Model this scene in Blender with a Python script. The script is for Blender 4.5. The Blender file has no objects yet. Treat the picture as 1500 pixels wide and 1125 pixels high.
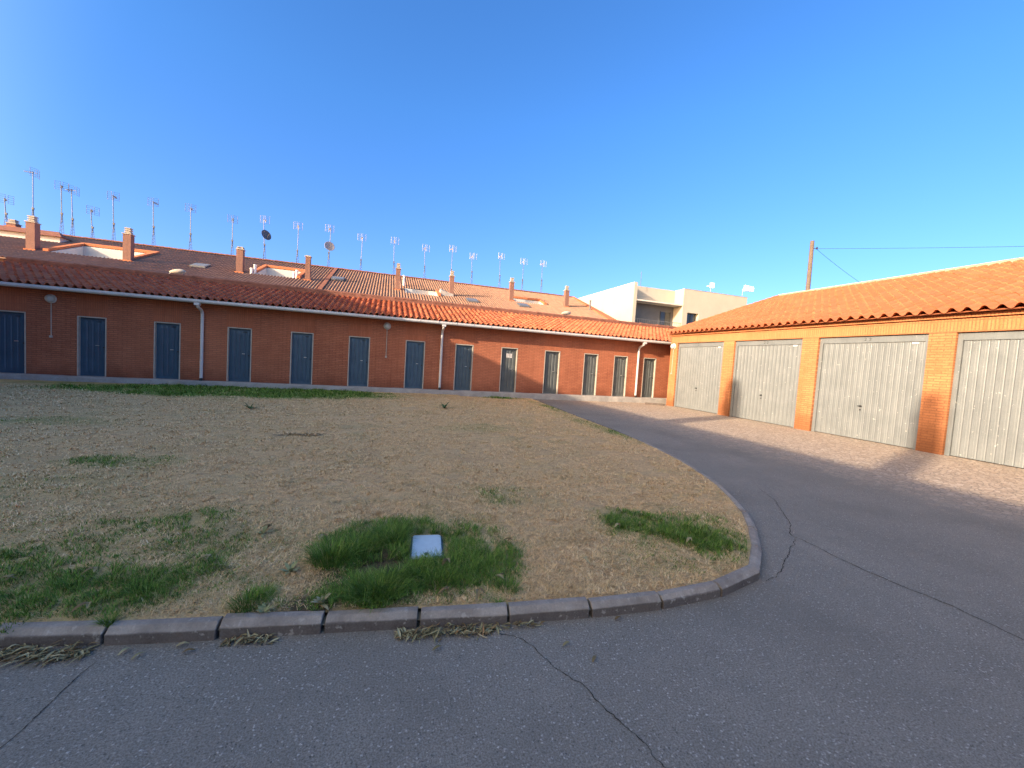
import bpy, math, random
import numpy as np
random.seed(7); rng = np.random.default_rng(11)
scene = bpy.context.scene
COL = scene.collection
R = math.radians

# ------------------------------------------------------------------ helpers
ORI = {}
def props(o, label=None, cat=None, group=None, kind=None):
    if label: o["label"] = label
    if cat: o["category"] = cat
    if group: o["group"] = group
    if kind: o["kind"] = kind
    return o

def thing(name, label, cat, loc=(0, 0, 0), group=None):
    o = bpy.data.objects.new(name, None); o.empty_display_size = .2
    COL.objects.link(o); o.location = loc; ORI[o] = loc
    return props(o, label, cat, group)

class MB:
    def __init__(s): s.v = []; s.f = []; s.uv = {}; s.mi = []
    def add(s, vs, fs):
        b = len(s.v); s.v += [tuple(map(float, a)) for a in vs]
        s.f += [tuple(b + i for i in f) for f in fs]; return b
    def box(s, x0, x1, y0, y1, z0, z1):
        x0, x1 = min(x0, x1), max(x0, x1); y0, y1 = min(y0, y1), max(y0, y1); z0, z1 = min(z0, z1), max(z0, z1)
        s.add([(x0,y0,z0),(x1,y0,z0),(x1,y1,z0),(x0,y1,z0),(x0,y0,z1),(x1,y0,z1),(x1,y1,z1),(x0,y1,z1)],
              [(0,3,2,1),(4,5,6,7),(0,1,5,4),(1,2,6,5),(2,3,7,6),(3,0,4,7)]); return s
    def poly(s, pts): s.add(pts, [tuple(range(len(pts)))]); return s
    def hexa(s, a, b):
        """a, b: two quads (4 points each) joined into a solid"""
        s.add(list(a) + list(b), [(3,2,1,0),(4,5,6,7),(0,1,5,4),(1,2,6,5),(2,3,7,6),(3,0,4,7)]); return s
    def prism(s, prof, axis, a0, a1):
        """profile of 2-D points extruded along an axis ('x','y','z')"""
        n = len(prof)
        def P(p, a): return {'x': (a, p[0], p[1]), 'y': (p[0], a, p[1]), 'z': (p[0], p[1], a)}[axis]
        s.add([P(p, a0) for p in prof] + [P(p, a1) for p in prof],
              [tuple(range(n))[::-1], tuple(range(n, 2*n))] + [(i, (i+1) % n, n+(i+1) % n, n+i) for i in range(n)]); return s
    def tube(s, pts, r, n=8, caps=True):
        pts = [np.array(p, float) for p in pts]; rs = r if hasattr(r, '__len__') else [r]*len(pts)
        b = len(s.v); prev = None
        for i, p in enumerate(pts):
            t = pts[min(i+1, len(pts)-1)] - pts[max(i-1, 0)]; t /= np.linalg.norm(t) + 1e-9
            if prev is None:
                h = np.array([0, 0, 1.]) if abs(t[2]) < .9 else np.array([1., 0, 0]); u = np.cross(t, h)
            else: u = prev - t*np.dot(prev, t)
            u /= np.linalg.norm(u); prev = u; w = np.cross(t, u)
            for k in range(n):
                a = 2*math.pi*k/n; q = p + rs[i]*(u*math.cos(a) + w*math.sin(a)); s.v.append(tuple(map(float, q)))
        for i in range(len(pts)-1):
            for k in range(n):
                s.f.append((b+i*n+k, b+i*n+(k+1) % n, b+(i+1)*n+(k+1) % n, b+(i+1)*n+k))
        if caps:
            s.f.append(tuple(b+k for k in range(n))[::-1]); s.f.append(tuple(b+(len(pts)-1)*n+k for k in range(n)))
        return s
    def lathe(s, prof, c, axis=(0, 0, 1), n=16):
        """prof: (radius, height) pairs along axis from point c"""
        ax = np.array(axis, float); ax /= np.linalg.norm(ax)
        h = np.array([0, 0, 1.]) if abs(ax[2]) < .9 else np.array([1., 0, 0])
        u = np.cross(ax, h); u /= np.linalg.norm(u); w = np.cross(ax, u); c = np.array(c, float); b = len(s.v)
        for r, z in prof:
            for k in range(n):
                a = 2*math.pi*k/n; s.v.append(tuple(map(float, c + ax*z + r*(u*math.cos(a) + w*math.sin(a)))))
        for i in range(len(prof)-1):
            for k in range(n):
                s.f.append((b+i*n+k, b+i*n+(k+1) % n, b+(i+1)*n+(k+1) % n, b+(i+1)*n+k))
        s.f.append(tuple(b+k for k in range(n))[::-1]); s.f.append(tuple(b+(len(prof)-1)*n+k for k in range(n)))
        return s
    def build(s, name, mat, parent=None, smooth=False, bevel=0, bseg=1):
        me = bpy.data.meshes.new(name)
        o = np.array(ORI[parent]) if parent is not None else np.zeros(3)
        vs = np.array(s.v, float) - o
        me.from_pydata(vs.tolist(), [], s.f)
        if s.uv:
            ul = me.uv_layers.new(name="tile")
            li = np.array([l.vertex_index for l in me.loops]); arr = np.array([s.uv[i] for i in range(len(s.v))], np.float32)
            ul.data.foreach_set("uv", arr[li].ravel())
        me.materials.append(mat)
        if bevel:
            import bmesh
            bm = bmesh.new(); bm.from_mesh(me)
            bmesh.ops.bevel(bm, geom=[e for e in bm.edges if e.is_manifold and e.calc_face_angle(0) > .5], offset=bevel, segments=bseg, affect='EDGES', clamp_overlap=True)
            bm.to_mesh(me); bm.free()
        if smooth:
            me.polygons.foreach_set("use_smooth", [True]*len(me.polygons))
        me.validate(); me.update()
        ob = bpy.data.objects.new(name, me); COL.objects.link(ob)
        if parent is not None: ob.parent = parent; ORI[ob] = ORI[parent]
        else: ORI[ob] = (0, 0, 0)
        return ob

def copy_tree(o, loc=None, parent=None):
    c = o.copy(); COL.objects.link(c)
    if parent is not None: c.parent = parent
    if loc is not None: c.location = loc
    for ch in [x for x in bpy.data.objects if x.parent == o]: copy_tree(ch, None, c)
    return c

# ------------------------------------------------------------------ materials
class NT:
    def __init__(s, name, rough=.8, spec=.3, metal=0.):
        s.m = bpy.data.materials.new(name); s.m.use_nodes = True
        s.t = s.m.node_tree; s.n = s.t.nodes; s.b = s.n["Principled BSDF"]
        s.b.inputs["Roughness"].default_value = rough; s.b.inputs["Metallic"].default_value = metal
        s.b.inputs["Specular IOR Level"].default_value = spec
    def new(s, typ, **k):
        n = s.n.new(typ)
        for a, v in k.items(): setattr(n, a, v)
        return n
    def link(s, a, b): s.t.links.new(a, b)
    def inp(s, sock, v):
        if hasattr(v, 'links') or hasattr(v, 'is_output'): s.link(v, sock)
        else: sock.default_value = v
    def coord(s, which='Object', scale=(1, 1, 1)):
        t = s.new('ShaderNodeTexCoord'); m = s.new('ShaderNodeMapping'); m.inputs['Scale'].default_value = scale
        s.link(t.outputs[which], m.inputs['Vector']); return m.outputs['Vector']
    def noise(s, vec, scale=5, detail=4, rough=.55, out='Fac'):
        n = s.new('ShaderNodeTexNoise'); s.link(vec, n.inputs['Vector'])
        n.inputs['Scale'].default_value = scale; n.inputs['Detail'].default_value = detail; n.inputs['Roughness'].default_value = rough
        return n.outputs[out]
    def vor(s, vec, scale=5, feature='F1', out='Distance', rnd=1):
        n = s.new('ShaderNodeTexVoronoi', feature=feature); s.link(vec, n.inputs['Vector'])
        n.inputs['Scale'].default_value = scale; n.inputs['Randomness'].default_value = rnd; return n.outputs[out]
    def ramp(s, fac, stops):
        n = s.new('ShaderNodeValToRGB'); s.link(fac, n.inputs['Fac']); e = n.color_ramp.elements
        while len(e) < len(stops): e.new(.5)
        for el, (p, c) in zip(e, stops):
            el.position = p; el.color = (*c, 1) if len(c) == 3 else c
        return n.outputs['Color']
    def val(s, fac, a, b, lo=0., hi=1.):
        n = s.new('ShaderNodeMapRange'); s.inp(n.inputs['Value'], fac)
        for k, v in zip(('From Min', 'From Max', 'To Min', 'To Max'), (a, b, lo, hi)): n.inputs[k].default_value = v
        return n.outputs['Result']
    def mix(s, fac, a, b, mode='MIX'):
        n = s.new('ShaderNodeMix', data_type='RGBA', blend_type=mode)
        for sock, v in ((n.inputs['Factor'], fac), (n.inputs[6], a), (n.inputs[7], b)):
            if isinstance(v, tuple): sock.default_value = (*v, 1) if len(v) == 3 else v
            elif isinstance(v, (int, float)): sock.default_value = v
            else: s.link(v, sock)
        return n.outputs[2]
    def math(s, op, a, b=0.):
        n = s.new('ShaderNodeMath', operation=op); s.inp(n.inputs[0], a); s.inp(n.inputs[1], b); return n.outputs[0]
    def color(s, c):
        if isinstance(c, tuple): s.b.inputs['Base Color'].default_value = (*c, 1)
        else: s.link(c, s.b.inputs['Base Color'])
    def bump(s, h, strength=.4, dist=.02):
        n = s.new('ShaderNodeBump'); n.inputs['Strength'].default_value = strength; n.inputs['Distance'].default_value = dist
        s.link(h, n.inputs['Height']); s.link(n.outputs['Normal'], s.b.inputs['Normal']); return n

def plain(name, c, rough=.6, spec=.3, metal=0., var=.25, scale=6, bump=0.):
    m = NT(name, rough, spec, metal); v = m.coord(); f = m.noise(v, scale, 5)
    g = m.noise(v, scale*9, 3)
    f = m.math('ADD', m.math('MULTIPLY', f, .7), m.math('MULTIPLY', g, .3))
    m.color(m.ramp(f, [(.25, tuple(x*(1-var) for x in c)), (.75, tuple(min(1, x*(1+var)) for x in c))]))
    if bump: m.bump(g, bump, .01)
    return m.m

def brick(name, axes, c1, c2, mortar, bw=.25, rh=.062, soldier=False):
    m = NT(name, .85, .2)
    t = m.new('ShaderNodeTexCoord'); sp = m.new('ShaderNodeSeparateXYZ'); m.link(t.outputs['Object'], sp.inputs[0])
    cb = m.new('ShaderNodeCombineXYZ')
    ax = {'x': sp.outputs[0], 'y': sp.outputs[1], 'z': sp.outputs[2]}
    a, b = ax[axes[0]], ax[axes[1]]
    if soldier: a, b = b, a
    m.link(a, cb.inputs[0]); m.link(b, cb.inputs[1])
    br = m.new('ShaderNodeTexBrick'); m.link(cb.outputs[0], br.inputs['Vector'])
    br.offset = 0. if soldier else .5
    br.inputs['Scale'].default_value = 1; br.inputs['Brick Width'].default_value = bw; br.inputs['Row Height'].default_value = rh
    br.inputs['Mortar Size'].default_value = .011; br.inputs['Mortar Smooth'].default_value = .2; br.inputs['Bias'].default_value = 0
    br.inputs['Color1'].default_value = (*c1, 1); br.inputs['Color2'].default_value = (*c2, 1); br.inputs['Mortar'].default_value = (*mortar, 1)
    v = m.coord(); n = m.noise(v, 1.3, 6, .65); n2 = m.noise(v, 30, 3)
    col = m.mix(m.val(n, .3, .75), br.outputs['Color'], m.mix(.55, br.outputs['Color'], tuple(x*.62 for x in c1)))
    col = m.mix(m.val(n2, .35, .7, 0, .35), col, tuple(min(1, x*1.25) for x in c2))
    # faint run-off streaks below the eaves
    stv = m.noise(m.coord(scale=(3.2, 3.2, .22)), 2.2, 4, .6); col = m.mix(m.val(stv, .52, .72, 0, .35), col, tuple(x*.55 for x in c1)); big = m.noise(v, .45, 3); col = m.mix(m.val(big, .42, .65, 0, .28), col, tuple(min(1, x*1.22) for x in c2))
    # rising damp at the foot of the wall
    foot = m.math('MULTIPLY', m.val(m.math('ADD', sp.outputs[2], m.math('MULTIPLY', n, -.9)), .25, -.25), .65)
    col = m.mix(foot, col, tuple(x*.45 for x in c1))
    m.color(col); m.bump(m.math('ADD', m.math('MULTIPLY', br.outputs['Fac'], -1.), m.math('MULTIPLY', n2, .5)), .5, .008)
    return m.m

def tile_mat(name, cols, dirt, dirt_amt=.5):
    m = NT(name, .9, .08)
    t = m.new('ShaderNodeTexCoord'); fl = m.new('ShaderNodeVectorMath', operation='FLOOR'); m.link(t.outputs['UV'], fl.inputs[0])
    wn = m.new('ShaderNodeTexWhiteNoise', noise_dimensions='2D'); m.link(fl.outputs[0], wn.inputs['Vector'])
    col = m.ramp(wn.outputs['Value'], [(0, cols[0]), (.45, cols[1]), (.8, cols[2]), (1, cols[3])])
    v = m.coord(); n = m.noise(v, 1.1, 6, .7); n2 = m.noise(v, 22, 4, .6)
    col = m.mix(m.math('MULTIPLY', m.val(n, .42, .72), dirt_amt), col, dirt)
    col = m.mix(m.val(n2, .5, .75, 0, .4), col, tuple(x*.6 for x in cols[1]))
    m.color(col); m.bump(n2, .25, .006)
    return m.m

M = {}
M['brick_row'] = brick('red_brick', 'xz', (.37, .118, .062), (.50, .175, .09), (.17, .07, .048), .25, .068)
M['brick_row_soldier'] = brick('red_brick_upright', 'xz', (.39, .122, .06), (.48, .16, .08), (.29, .105, .06), .25, .062, True)
M['brick_gar'] = brick('orange_brick', 'yz', (.43, .158, .064), (.58, .235, .098), (.24, .10, .052), .25, .066)
M['brick_gar_soldier'] = brick('orange_brick_upright', 'yz', (.47, .178, .07), (.57, .228, .095), (.29, .12, .06), .25, .062, True)
M['brick_chim'] = brick('chimney_brick', 'xz', (.24, .125, .095), (.30, .155, .118), (.19, .112, .09))
M['tile_row'] = tile_mat('clay_tile', [(.40, .115, .06), (.48, .15, .072), (.54, .19, .09), (.45, .145, .08)], (.28, .095, .062), .4)
M['tile_gar'] = tile_mat('orange_clay_tile', [(.46, .15, .068), (.485, .162, .074), (.515, .18, .084), (.47, .16, .08)], (.37, .115, .058), .25)
M['tile_back'] = tile_mat('brown_concrete_tile', [(.27, .155, .105), (.30, .172, .117), (.33, .19, .13), (.29, .172, .12)], (.20, .125, .095), .5)
M['ridge_tile'] = plain('ridge_tile', (.24, .10, .065), .85, .2, var=.4, scale=4)
M['coping_red'] = plain('terracotta_coping', (.50, .17, .075), .8, .2, var=.3)
M['door'] = plain('door_paint_shade_tint', (.047, .088, .13), .38, .45, 0., .22, 3)
M['door_mid'] = plain('door_paint_half_sun_tint', (.068, .098, .12), .42, .4, 0., .25, 3); M['door_grey'] = plain('door_paint_sun_tint', (.10, .108, .105), .5, .4, 0., .28, 3)  # shaded doors bluer, sunlit doors greyer: the light is put into the paint
M['frame'] = plain('pale_door_frame', (.46, .40, .33), .6, .3, var=.25)
M['handle'] = plain('worn_steel', (.55, .55, .52), .35, .5, .6, .2)
M['dark'] = plain('dark_metal', (.03, .03, .03), .5, .4, var=.3)
M['galv'] = None
M['gutter'] = plain('white_pvc', (.62, .60, .58), .5, .4, var=.12, scale=2)
M['conc'] = plain('pale_concrete', (.36, .33, .30), .9, .15, var=.35, scale=2.5, bump=.4)
M['kerb'] = None
M['render'] = plain('cream_render', (.45, .405, .335), .85, .2, var=.1, scale=.6)
M['render_w'] = plain('white_render', (.62, .58, .52), .85, .2, var=.12, scale=1.)
M['greytile'] = plain('grey_wall_cladding', (.115, .113, .115), .5, .4, var=.25, scale=1.2)
M['glass'] = plain('dark_glass', (.03, .035, .04), .08, .6, var=.2)
M['mast'] = plain('grey_mast_metal', (.15, .15, .155), .5, .3, .2, .2)
M['alu'] = plain('pale_aluminium', (.33, .31, .31), .5, .4, .2, .15)
M['white'] = plain('white_plastic', (.78, .76, .72), .45, .4, var=.06)
M['dish'] = plain('dish_grey', (.10, .105, .115), .5, .4, var=.15)
M['lampglass'] = plain('frosted_lamp_glass', (.50, .50, .45), .35, .5, var=.15)
M['wood'] = plain('weathered_wood', (.135, .105, .088), .85, .2, var=.35, scale=8, bump=.4)
M['skyl'] = plain('dusty_skylight_glass', (.16, .16, .155), .35, .4, var=.2)
M['lid'] = plain('pale_blue_plastic_lid', (.44, .54, .60), .6, .35, var=.1, scale=30)
M['lidlock'] = plain('lid_lock', (.05, .07, .075), .5, .4)
M['paper'] = plain('white_paper', (.75, .70, .66), .8, .2, var=.1)
M['ink'] = plain('faded_ink', (.10, .085, .08), .8, .2)
M['crack'] = plain('crack_dirt', (.042, .038, .034), .95, .1)
M['capmetal'] = plain('chimney_cap_concrete', (.42, .37, .31), .7, .3, var=.2)

def kerb_mat():
    m = NT('kerb_concrete', .92, .15); v = m.coord(); n = m.noise(v, 7, 5, .65); f = m.noise(v, 90, 3, .7); sp = m.new('ShaderNodeSeparateXYZ'); m.link(v, sp.inputs[0])
    pale_mask = m.val(m.math('ADD', sp.outputs[2], m.math('MULTIPLY', n, .016)), .062, .069)     # paler top, darker side, split by height
    c = m.mix(pale_mask, m.ramp(n, [(.3, (.085, .066, .056)), (.7, (.14, .11, .092))]), m.ramp(n, [(.3, (.27, .22, .18)), (.7, (.42, .355, .295))]))
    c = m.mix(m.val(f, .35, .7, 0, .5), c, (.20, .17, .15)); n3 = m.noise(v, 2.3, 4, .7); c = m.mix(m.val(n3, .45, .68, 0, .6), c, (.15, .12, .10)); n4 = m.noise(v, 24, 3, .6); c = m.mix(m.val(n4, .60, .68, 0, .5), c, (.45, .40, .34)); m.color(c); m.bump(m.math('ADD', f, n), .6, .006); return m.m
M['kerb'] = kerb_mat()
def galv():
    m = NT('galvanised_sheet', .48, .45, .25); v = m.coord()
    f = m.noise(v, 2.2, 5, .6); g = m.vor(v, 70, out='Color'); sc = m.new('ShaderNodeSeparateColor'); m.link(g, sc.inputs[0])
    vs = m.coord(scale=(1, 6, .35)); st = m.noise(vs, 5, 4)
    c = m.ramp(f, [(.3, (.17, .182, .185)), (.7, (.228, .24, .24))])
    c = m.mix(m.val(sc.outputs[0], 0, 1, 0, .22), c, (.29, .30, .30))
    c = m.mix(m.val(st, .45, .8, 0, .4), c, (.145, .15, .15))
    w = m.noise(v, 16, 2); c = m.mix(m.val(w, .70, .74, 0, .5), c, (.72, .70, .64))
    m.color(c); m.bump(sc.outputs[0], .08, .004); return m.m
M['galv'] = galv()

# ------------------------------------------------------------------ roof tiles
def tile_roof(mb, origin, ex, ey, length, slope_len, pitch, course, h=.055, h2=.022, n1=6, n2=3, lip=.016, lift=.022, cover=.60, jitter=.006):
    """barrel tiles laid in courses on a slope; ex runs along the eave, ey up the slope"""
    o = np.array(origin, float); ex = np.array(ex, float); ey = np.array(ey, float); ez = np.cross(ex, ey); ez /= np.linalg.norm(ez)
    cols = int(round(length/pitch)); rows = max(1, int(round(slope_len/course))); course = slope_len/rows
    prof = []
    for i in range(n1): prof.append((cover*i/n1, h*math.sin(math.pi*i/n1)**.8 if i else 0))
    for i in range(n2): prof.append((cover + (1-cover)*i/n2, -h2*math.sin(math.pi*i/n2)))
    nx = cols*len(prof) + 1; us = []; zs = []
    for c in range(cols):
        for f, z in prof: us.append((c+f)*pitch); zs.append(z)
    us.append(cols*pitch); zs.append(0)
    us = np.array(us); zs = np.array(zs); ci = np.minimum(np.arange(nx)//len(prof), cols-1)
    lines = []; uvr = []
    for k in range(rows):
        jz = rng.normal(0, jitter, cols+1)[ci]; jy = rng.normal(0, jitter*1.3, cols+1)[ci]; jx = rng.normal(0, jitter*.6, cols+1)[ci]
        y0 = k*course + jy
        lines.append((us+jx, y0, zs+lift+jz)); uvr.append(k+.1)
        lines.append((us+jx*.3, np.full(nx, (k+1)*course-.004) , zs*.93+jz*.4)); uvr.append(k+.9)
    L0 = (us, lines[0][1]+.002, lines[0][2]-lip)
    lines = [L0] + lines; uvr = [.05] + uvr
    b = len(mb.v)
    for (u, y, z), kv in zip(lines, uvr):
        P = o + np.outer(u, ex) + np.outer(y, ey) + np.outer(z, ez)
        for i in range(nx):
            mb.uv[len(mb.v)] = (min(max(us[i]/pitch, ci[i]+.02), ci[i]+.98), kv); mb.v.append(tuple(P[i]))
    for r in range(len(lines)-1):
        for i in range(nx-1):
            a = b+r*nx+i; mb.f.append((a, a+1, a+nx+1, a+nx))
    # underside sheet a little way in from the eave
    U = [o + ex*0 + ey*.01 - ez*.045, o + ex*length + ey*.01 - ez*.045]
    V = [U[1] + ey*(slope_len-.01), U[0] + ey*(slope_len-.01)]
    bb = len(mb.v)
    for q in (*U, *V): mb.uv[len(mb.v)] = (.5, .5); mb.v.append(tuple(q))
    mb.f.append((bb+3, bb+2, bb+1, bb))

def ridge_caps(mb, p0, p1, r=.11, step=.4):
    p0 = np.array(p0, float); p1 = np.array(p1, float); L = np.linalg.norm(p1-p0); n = int(L/step); d = (p1-p0)/n
    side = np.cross(d/np.linalg.norm(d), (0, 0, 1)); up = np.array([0, 0, 1.])
    for i in range(n):
        a = p0+d*i; b2 = a+d*1.04; dz = rng.normal(0, .006); b = len(mb.v)
        for q, rr, zz in ((a, r*1.06, dz+.012), (b2, r*.97, dz)):
            for k in range(7):
                t = math.pi*k/6; mb.v.append(tuple(q + side*rr*math.cos(t) + up*(rr*.75*math.sin(t)+zz)))
        for k in range(6): mb.f.append((b+k, b+k+1, b+8+k, b+7+k))
        mb.f.append(tuple(b+k for k in range(7)))

def text_mesh(mb, txt, size, place):
    cu = bpy.data.curves.new('t', 'FONT'); cu.body = txt; cu.size = size; cu.align_x = 'CENTER'; cu.resolution_u = 3
    ob = bpy.data.objects.new('t', cu); COL.objects.link(ob); dg = bpy.context.evaluated_depsgraph_get()
    me = bpy.data.meshes.new_from_object(ob.evaluated_get(dg))
    mb.add([place(v.co.x, v.co.y) for v in me.vertices], [tuple(p.vertices) for p in me.polygons])
    bpy.data.objects.remove(ob); bpy.data.curves.remove(cu); bpy.data.meshes.remove(me)

# ------------------------------------------------------------------ value noise / grass maps (numpy)
_tab = rng.random((256, 256))
def vnoise(x, y, s):
    x = np.asarray(x)*s+57.3; y = np.asarray(y)*s+91.7; xi = np.floor(x).astype(int); yi = np.floor(y).astype(int); fx = x-xi; fy = y-yi
    fx = fx*fx*(3-2*fx); fy = fy*fy*(3-2*fy); T = lambda a, b: _tab[a % 256, b % 256]
    return (T(xi, yi)*(1-fx)+T(xi+1, yi)*fx)*(1-fy) + (T(xi, yi+1)*(1-fx)+T(xi+1, yi+1)*fx)*fy
def fbm(x, y, s, o=4):
    t = 0; a = .5
    for i in range(o): t = t + a*vnoise(x, y, s*2**i); a *= .5
    return t/(1-.5**o)
#            cx    cy    rx    ry   strength  (patches of green grass in the lawn)
PATCH = [(.12, 3.05, .58, .66, 1.15), (.66, 2.98, .50, .66, 1.0), (-.20, 2.75, .38, .30, .9), (-.72, 2.60, .25, .20, .95),
         (-1.75, 2.95, .85, .36, .9), (-2.6, 3.2, 1.0, .55, 1.0), (-1.0, 2.85, .5, .25, .65), (-1.6, 3.55, 1.4, .7, .44), (-3.3, 4.6, 1.6, .9, .36),
         (2.85, 2.95, .50, .60, 1.15), (2.35, 3.2, .55, .36, .8), (3.2, 3.1, .35, .5, .75), (2.3, 2.7, .5, .4, .45),
         (-4.4, 15.3, 4.4, 2.0, 1.9), (4.9, 16.6, 1.0, .6, 1.0), (-5.3, 8.7, .9, .45, .6), (-2.85, 5.9, .6, .45, .8), (-9.5, 16.2, 2.5, .7, .55),
         (1.4, 4.2, .4, .35, .35), (1.9, 8.3, .9, .5, .3), (-6, 6.2, 1.6, .5, .35), (5.4, 9.5, .35, 2.5, .5), (5.9, 13.5, .35, 2.5, .5)]
def green_at(x, y):
    g = np.zeros_like(np.asarray(x, float))
    wx = x + (vnoise(x, y, 3.1)-.5)*.35; wy = y + (vnoise(y, x, 2.7)-.5)*.35
    for cx, cy, rx, ry, s in PATCH:
        d = np.sqrt(((wx-cx)/rx)**2 + ((wy-cy)/ry)**2); g = np.maximum(g, s*np.clip((1.30-d)/.75, 0, 1))
    n = fbm(x, y, 1.6, 4); g = g*np.clip(-.05+2.1*n, 0, 1.35) + .9*np.clip(n-.60, 0, .3)
    return np.clip(g, 0, 1)

# ------------------------------------------------------------------ setting: ground, road, kerb, lawn
def road_mat():
    m = NT('worn_asphalt', .9, .25); v = m.coord()
    big = m.noise(v, .55, 5, .6); mid = m.noise(v, 5, 5, .6); fine = m.noise(v, 130, 3, .7)
    c = m.ramp(big, [(.3, (.215, .182, .142)), (.7, (.33, .283, .228))])
    c = m.mix(m.val(mid, .35, .72, 0, .55), c, (.165, .142, .115))
    c = m.mix(m.val(fine, .3, .7, .0, .55), c, (.30, .28, .255))
    wv_ = m.new('ShaderNodeVectorMath', operation='ADD'); ns_ = m.new('ShaderNodeTexNoise'); ns_.inputs['Scale'].default_value = 60; m.link(v, ns_.inputs['Vector']); sv_ = m.new('ShaderNodeVectorMath', operation='SCALE'); sv_.inputs['Scale'].default_value = .016; m.link(ns_.outputs['Color'], sv_.inputs[0]); m.link(v, wv_.inputs[0]); m.link(sv_.outputs[0], wv_.inputs[1]); vd = wv_.outputs[0]
    ag = m.vor(vd, 80, out='Color'); s = m.new('ShaderNodeSeparateColor'); m.link(ag, s.inputs[0]); ad = m.vor(vd, 80)
    spot = m.math('MULTIPLY', m.val(s.outputs[0], .80, .86), m.val(ad, .55, .3))
    c = m.mix(m.math('MULTIPLY', spot, m.val(mid, .38, .62, .35, 1.)), c, (.56, .51, .455))
    pit = m.math('MULTIPLY', m.val(s.outputs[1], .84, .88), m.val(ad, .4, .25)); c = m.mix(m.math('MULTIPLY', pit, .7), c, (.05, .045, .04))
    gr = m.noise(v, 110, 3, .8); c = m.mix(m.val(gr, .42, .60, 0, .75), c, (.105, .09, .074)); gr2 = m.noise(v, 300, 2, .8); c = m.mix(m.val(gr2, .55, .7, 0, .5), c, (.36, .33, .30))
    # worn pale flecks of cement scattered over the bend
    wv = m.coord(scale=(1, 1.6, 1)); wp = m.noise(wv, 24, 4, .65); zone = m.noise(v, .9, 2)
    dd = m.new('ShaderNodeVectorMath', operation='DISTANCE'); m.link(v, dd.inputs[0]); dd.inputs[1].default_value = (3.6, 2.25, 0); pale_mask = m.val(dd.outputs['Value'], 1.3, .5)
    pale_mask = m.math('MAXIMUM', pale_mask, m.val(zone, .52, .66)); c = m.mix(m.math('MULTIPLY', m.val(wp, .60, .68, 0, .38), pale_mask), c, (.40, .37, .33))
    dk = m.noise(v, .8, 3, .55); c = m.mix(m.val(dk, .5, .7, 0, .3), c, (.13, .112, .092))
    # dusty margin and the old stone setts along the garages
    sp = m.new('ShaderNodeSeparateXYZ'); m.link(v, sp.inputs[0])
    edge = m.val(m.math('ADD', sp.outputs[0], m.math('MULTIPLY', mid, 2.4)), 8.4, 10.2)
    st = m.vor(m.coord(scale=(1, 1.5, 1)), 9.5, 'DISTANCE_TO_EDGE'); sc = m.vor(m.coord(scale=(1, 1.5, 1)), 9.5, out='Color')
    s2 = m.new('ShaderNodeSeparateColor'); m.link(sc, s2.inputs[0])
    sett = m.ramp(s2.outputs[0], [(0, (.37, .27, .19)), (.5, (.48, .355, .255)), (1, (.58, .45, .34))])
    sett = m.mix(m.val(st, .10, .02), sett, (.20, .155, .12)); sett = m.mix(m.val(fine, .35, .7, 0, .5), sett, (.50, .41, .33))
    c = m.mix(edge, c, sett); m.color(c)
    h = m.math('ADD', m.math('ADD', m.math('MULTIPLY', fine, .6), m.math('MULTIPLY', spot, .5)), m.math('MULTIPLY', pit, -1.))
    h = m.math('ADD', h, m.math('MULTIPLY', m.math('MULTIPLY', m.val(st, 0, .13), edge), 3.2))
    h = m.math('ADD', h, m.math('MULTIPLY', gr, .8))
    m.bump(h, .6, .006); return m.m
M['road'] = road_mat()
M['soil'] = plain('dry_soil', (.20, .16, .115), .95, .1, var=.35, scale=3)
props(MB().poly([(-400, -400, -.03), (400, -400, -.03), (400, 400, -.03), (-400, 400, -.03)]).build('ground', M['soil']), kind='structure')
props(MB().poly([(-40, -45, 0), (60, -45, 0), (60, 34, 0), (-40, 34, 0)]).build('road', M['road']), kind='structure')

KP = [(-14, 4.9), (-9.5, 4.0), (-5.5, 3.27), (-3.1, 2.83), (-1.79, 2.60), (-1.34, 2.52), (-.86, 2.45), (-.28, 2.37), (.24, 2.30), (.76, 2.225), (1.32, 2.165), (1.86, 2.14), (2.36, 2.17), (2.90, 2.31),
      (3.25, 2.58), (3.73, 3.06), (4.08, 3.50), (4.52, 4.25), (4.82, 4.95), (5.06, 5.65), (5.36, 6.8), (5.59, 8.1), (5.80, 9.8), (5.95, 11.4), (6.12, 13.2), (6.3, 15.2), (6.42, 16.72)]
def catmull(P, n=10):
    P = [np.array(p, float) for p in P]; out = []
    for i in range(len(P)-1):
        a, b, c, d = P[max(i-1, 0)], P[i], P[i+1], P[min(i+2, len(P)-1)]
        for k in range(n):
            t = k/n; out.append(.5*((2*b)+(-a+c)*t+(2*a-5*b+4*c-d)*t*t+(-a+3*b-3*c+d)*t**3))
    out.append(P[-1]); return np.array(out)
KC = catmull(KP, 12)
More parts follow.
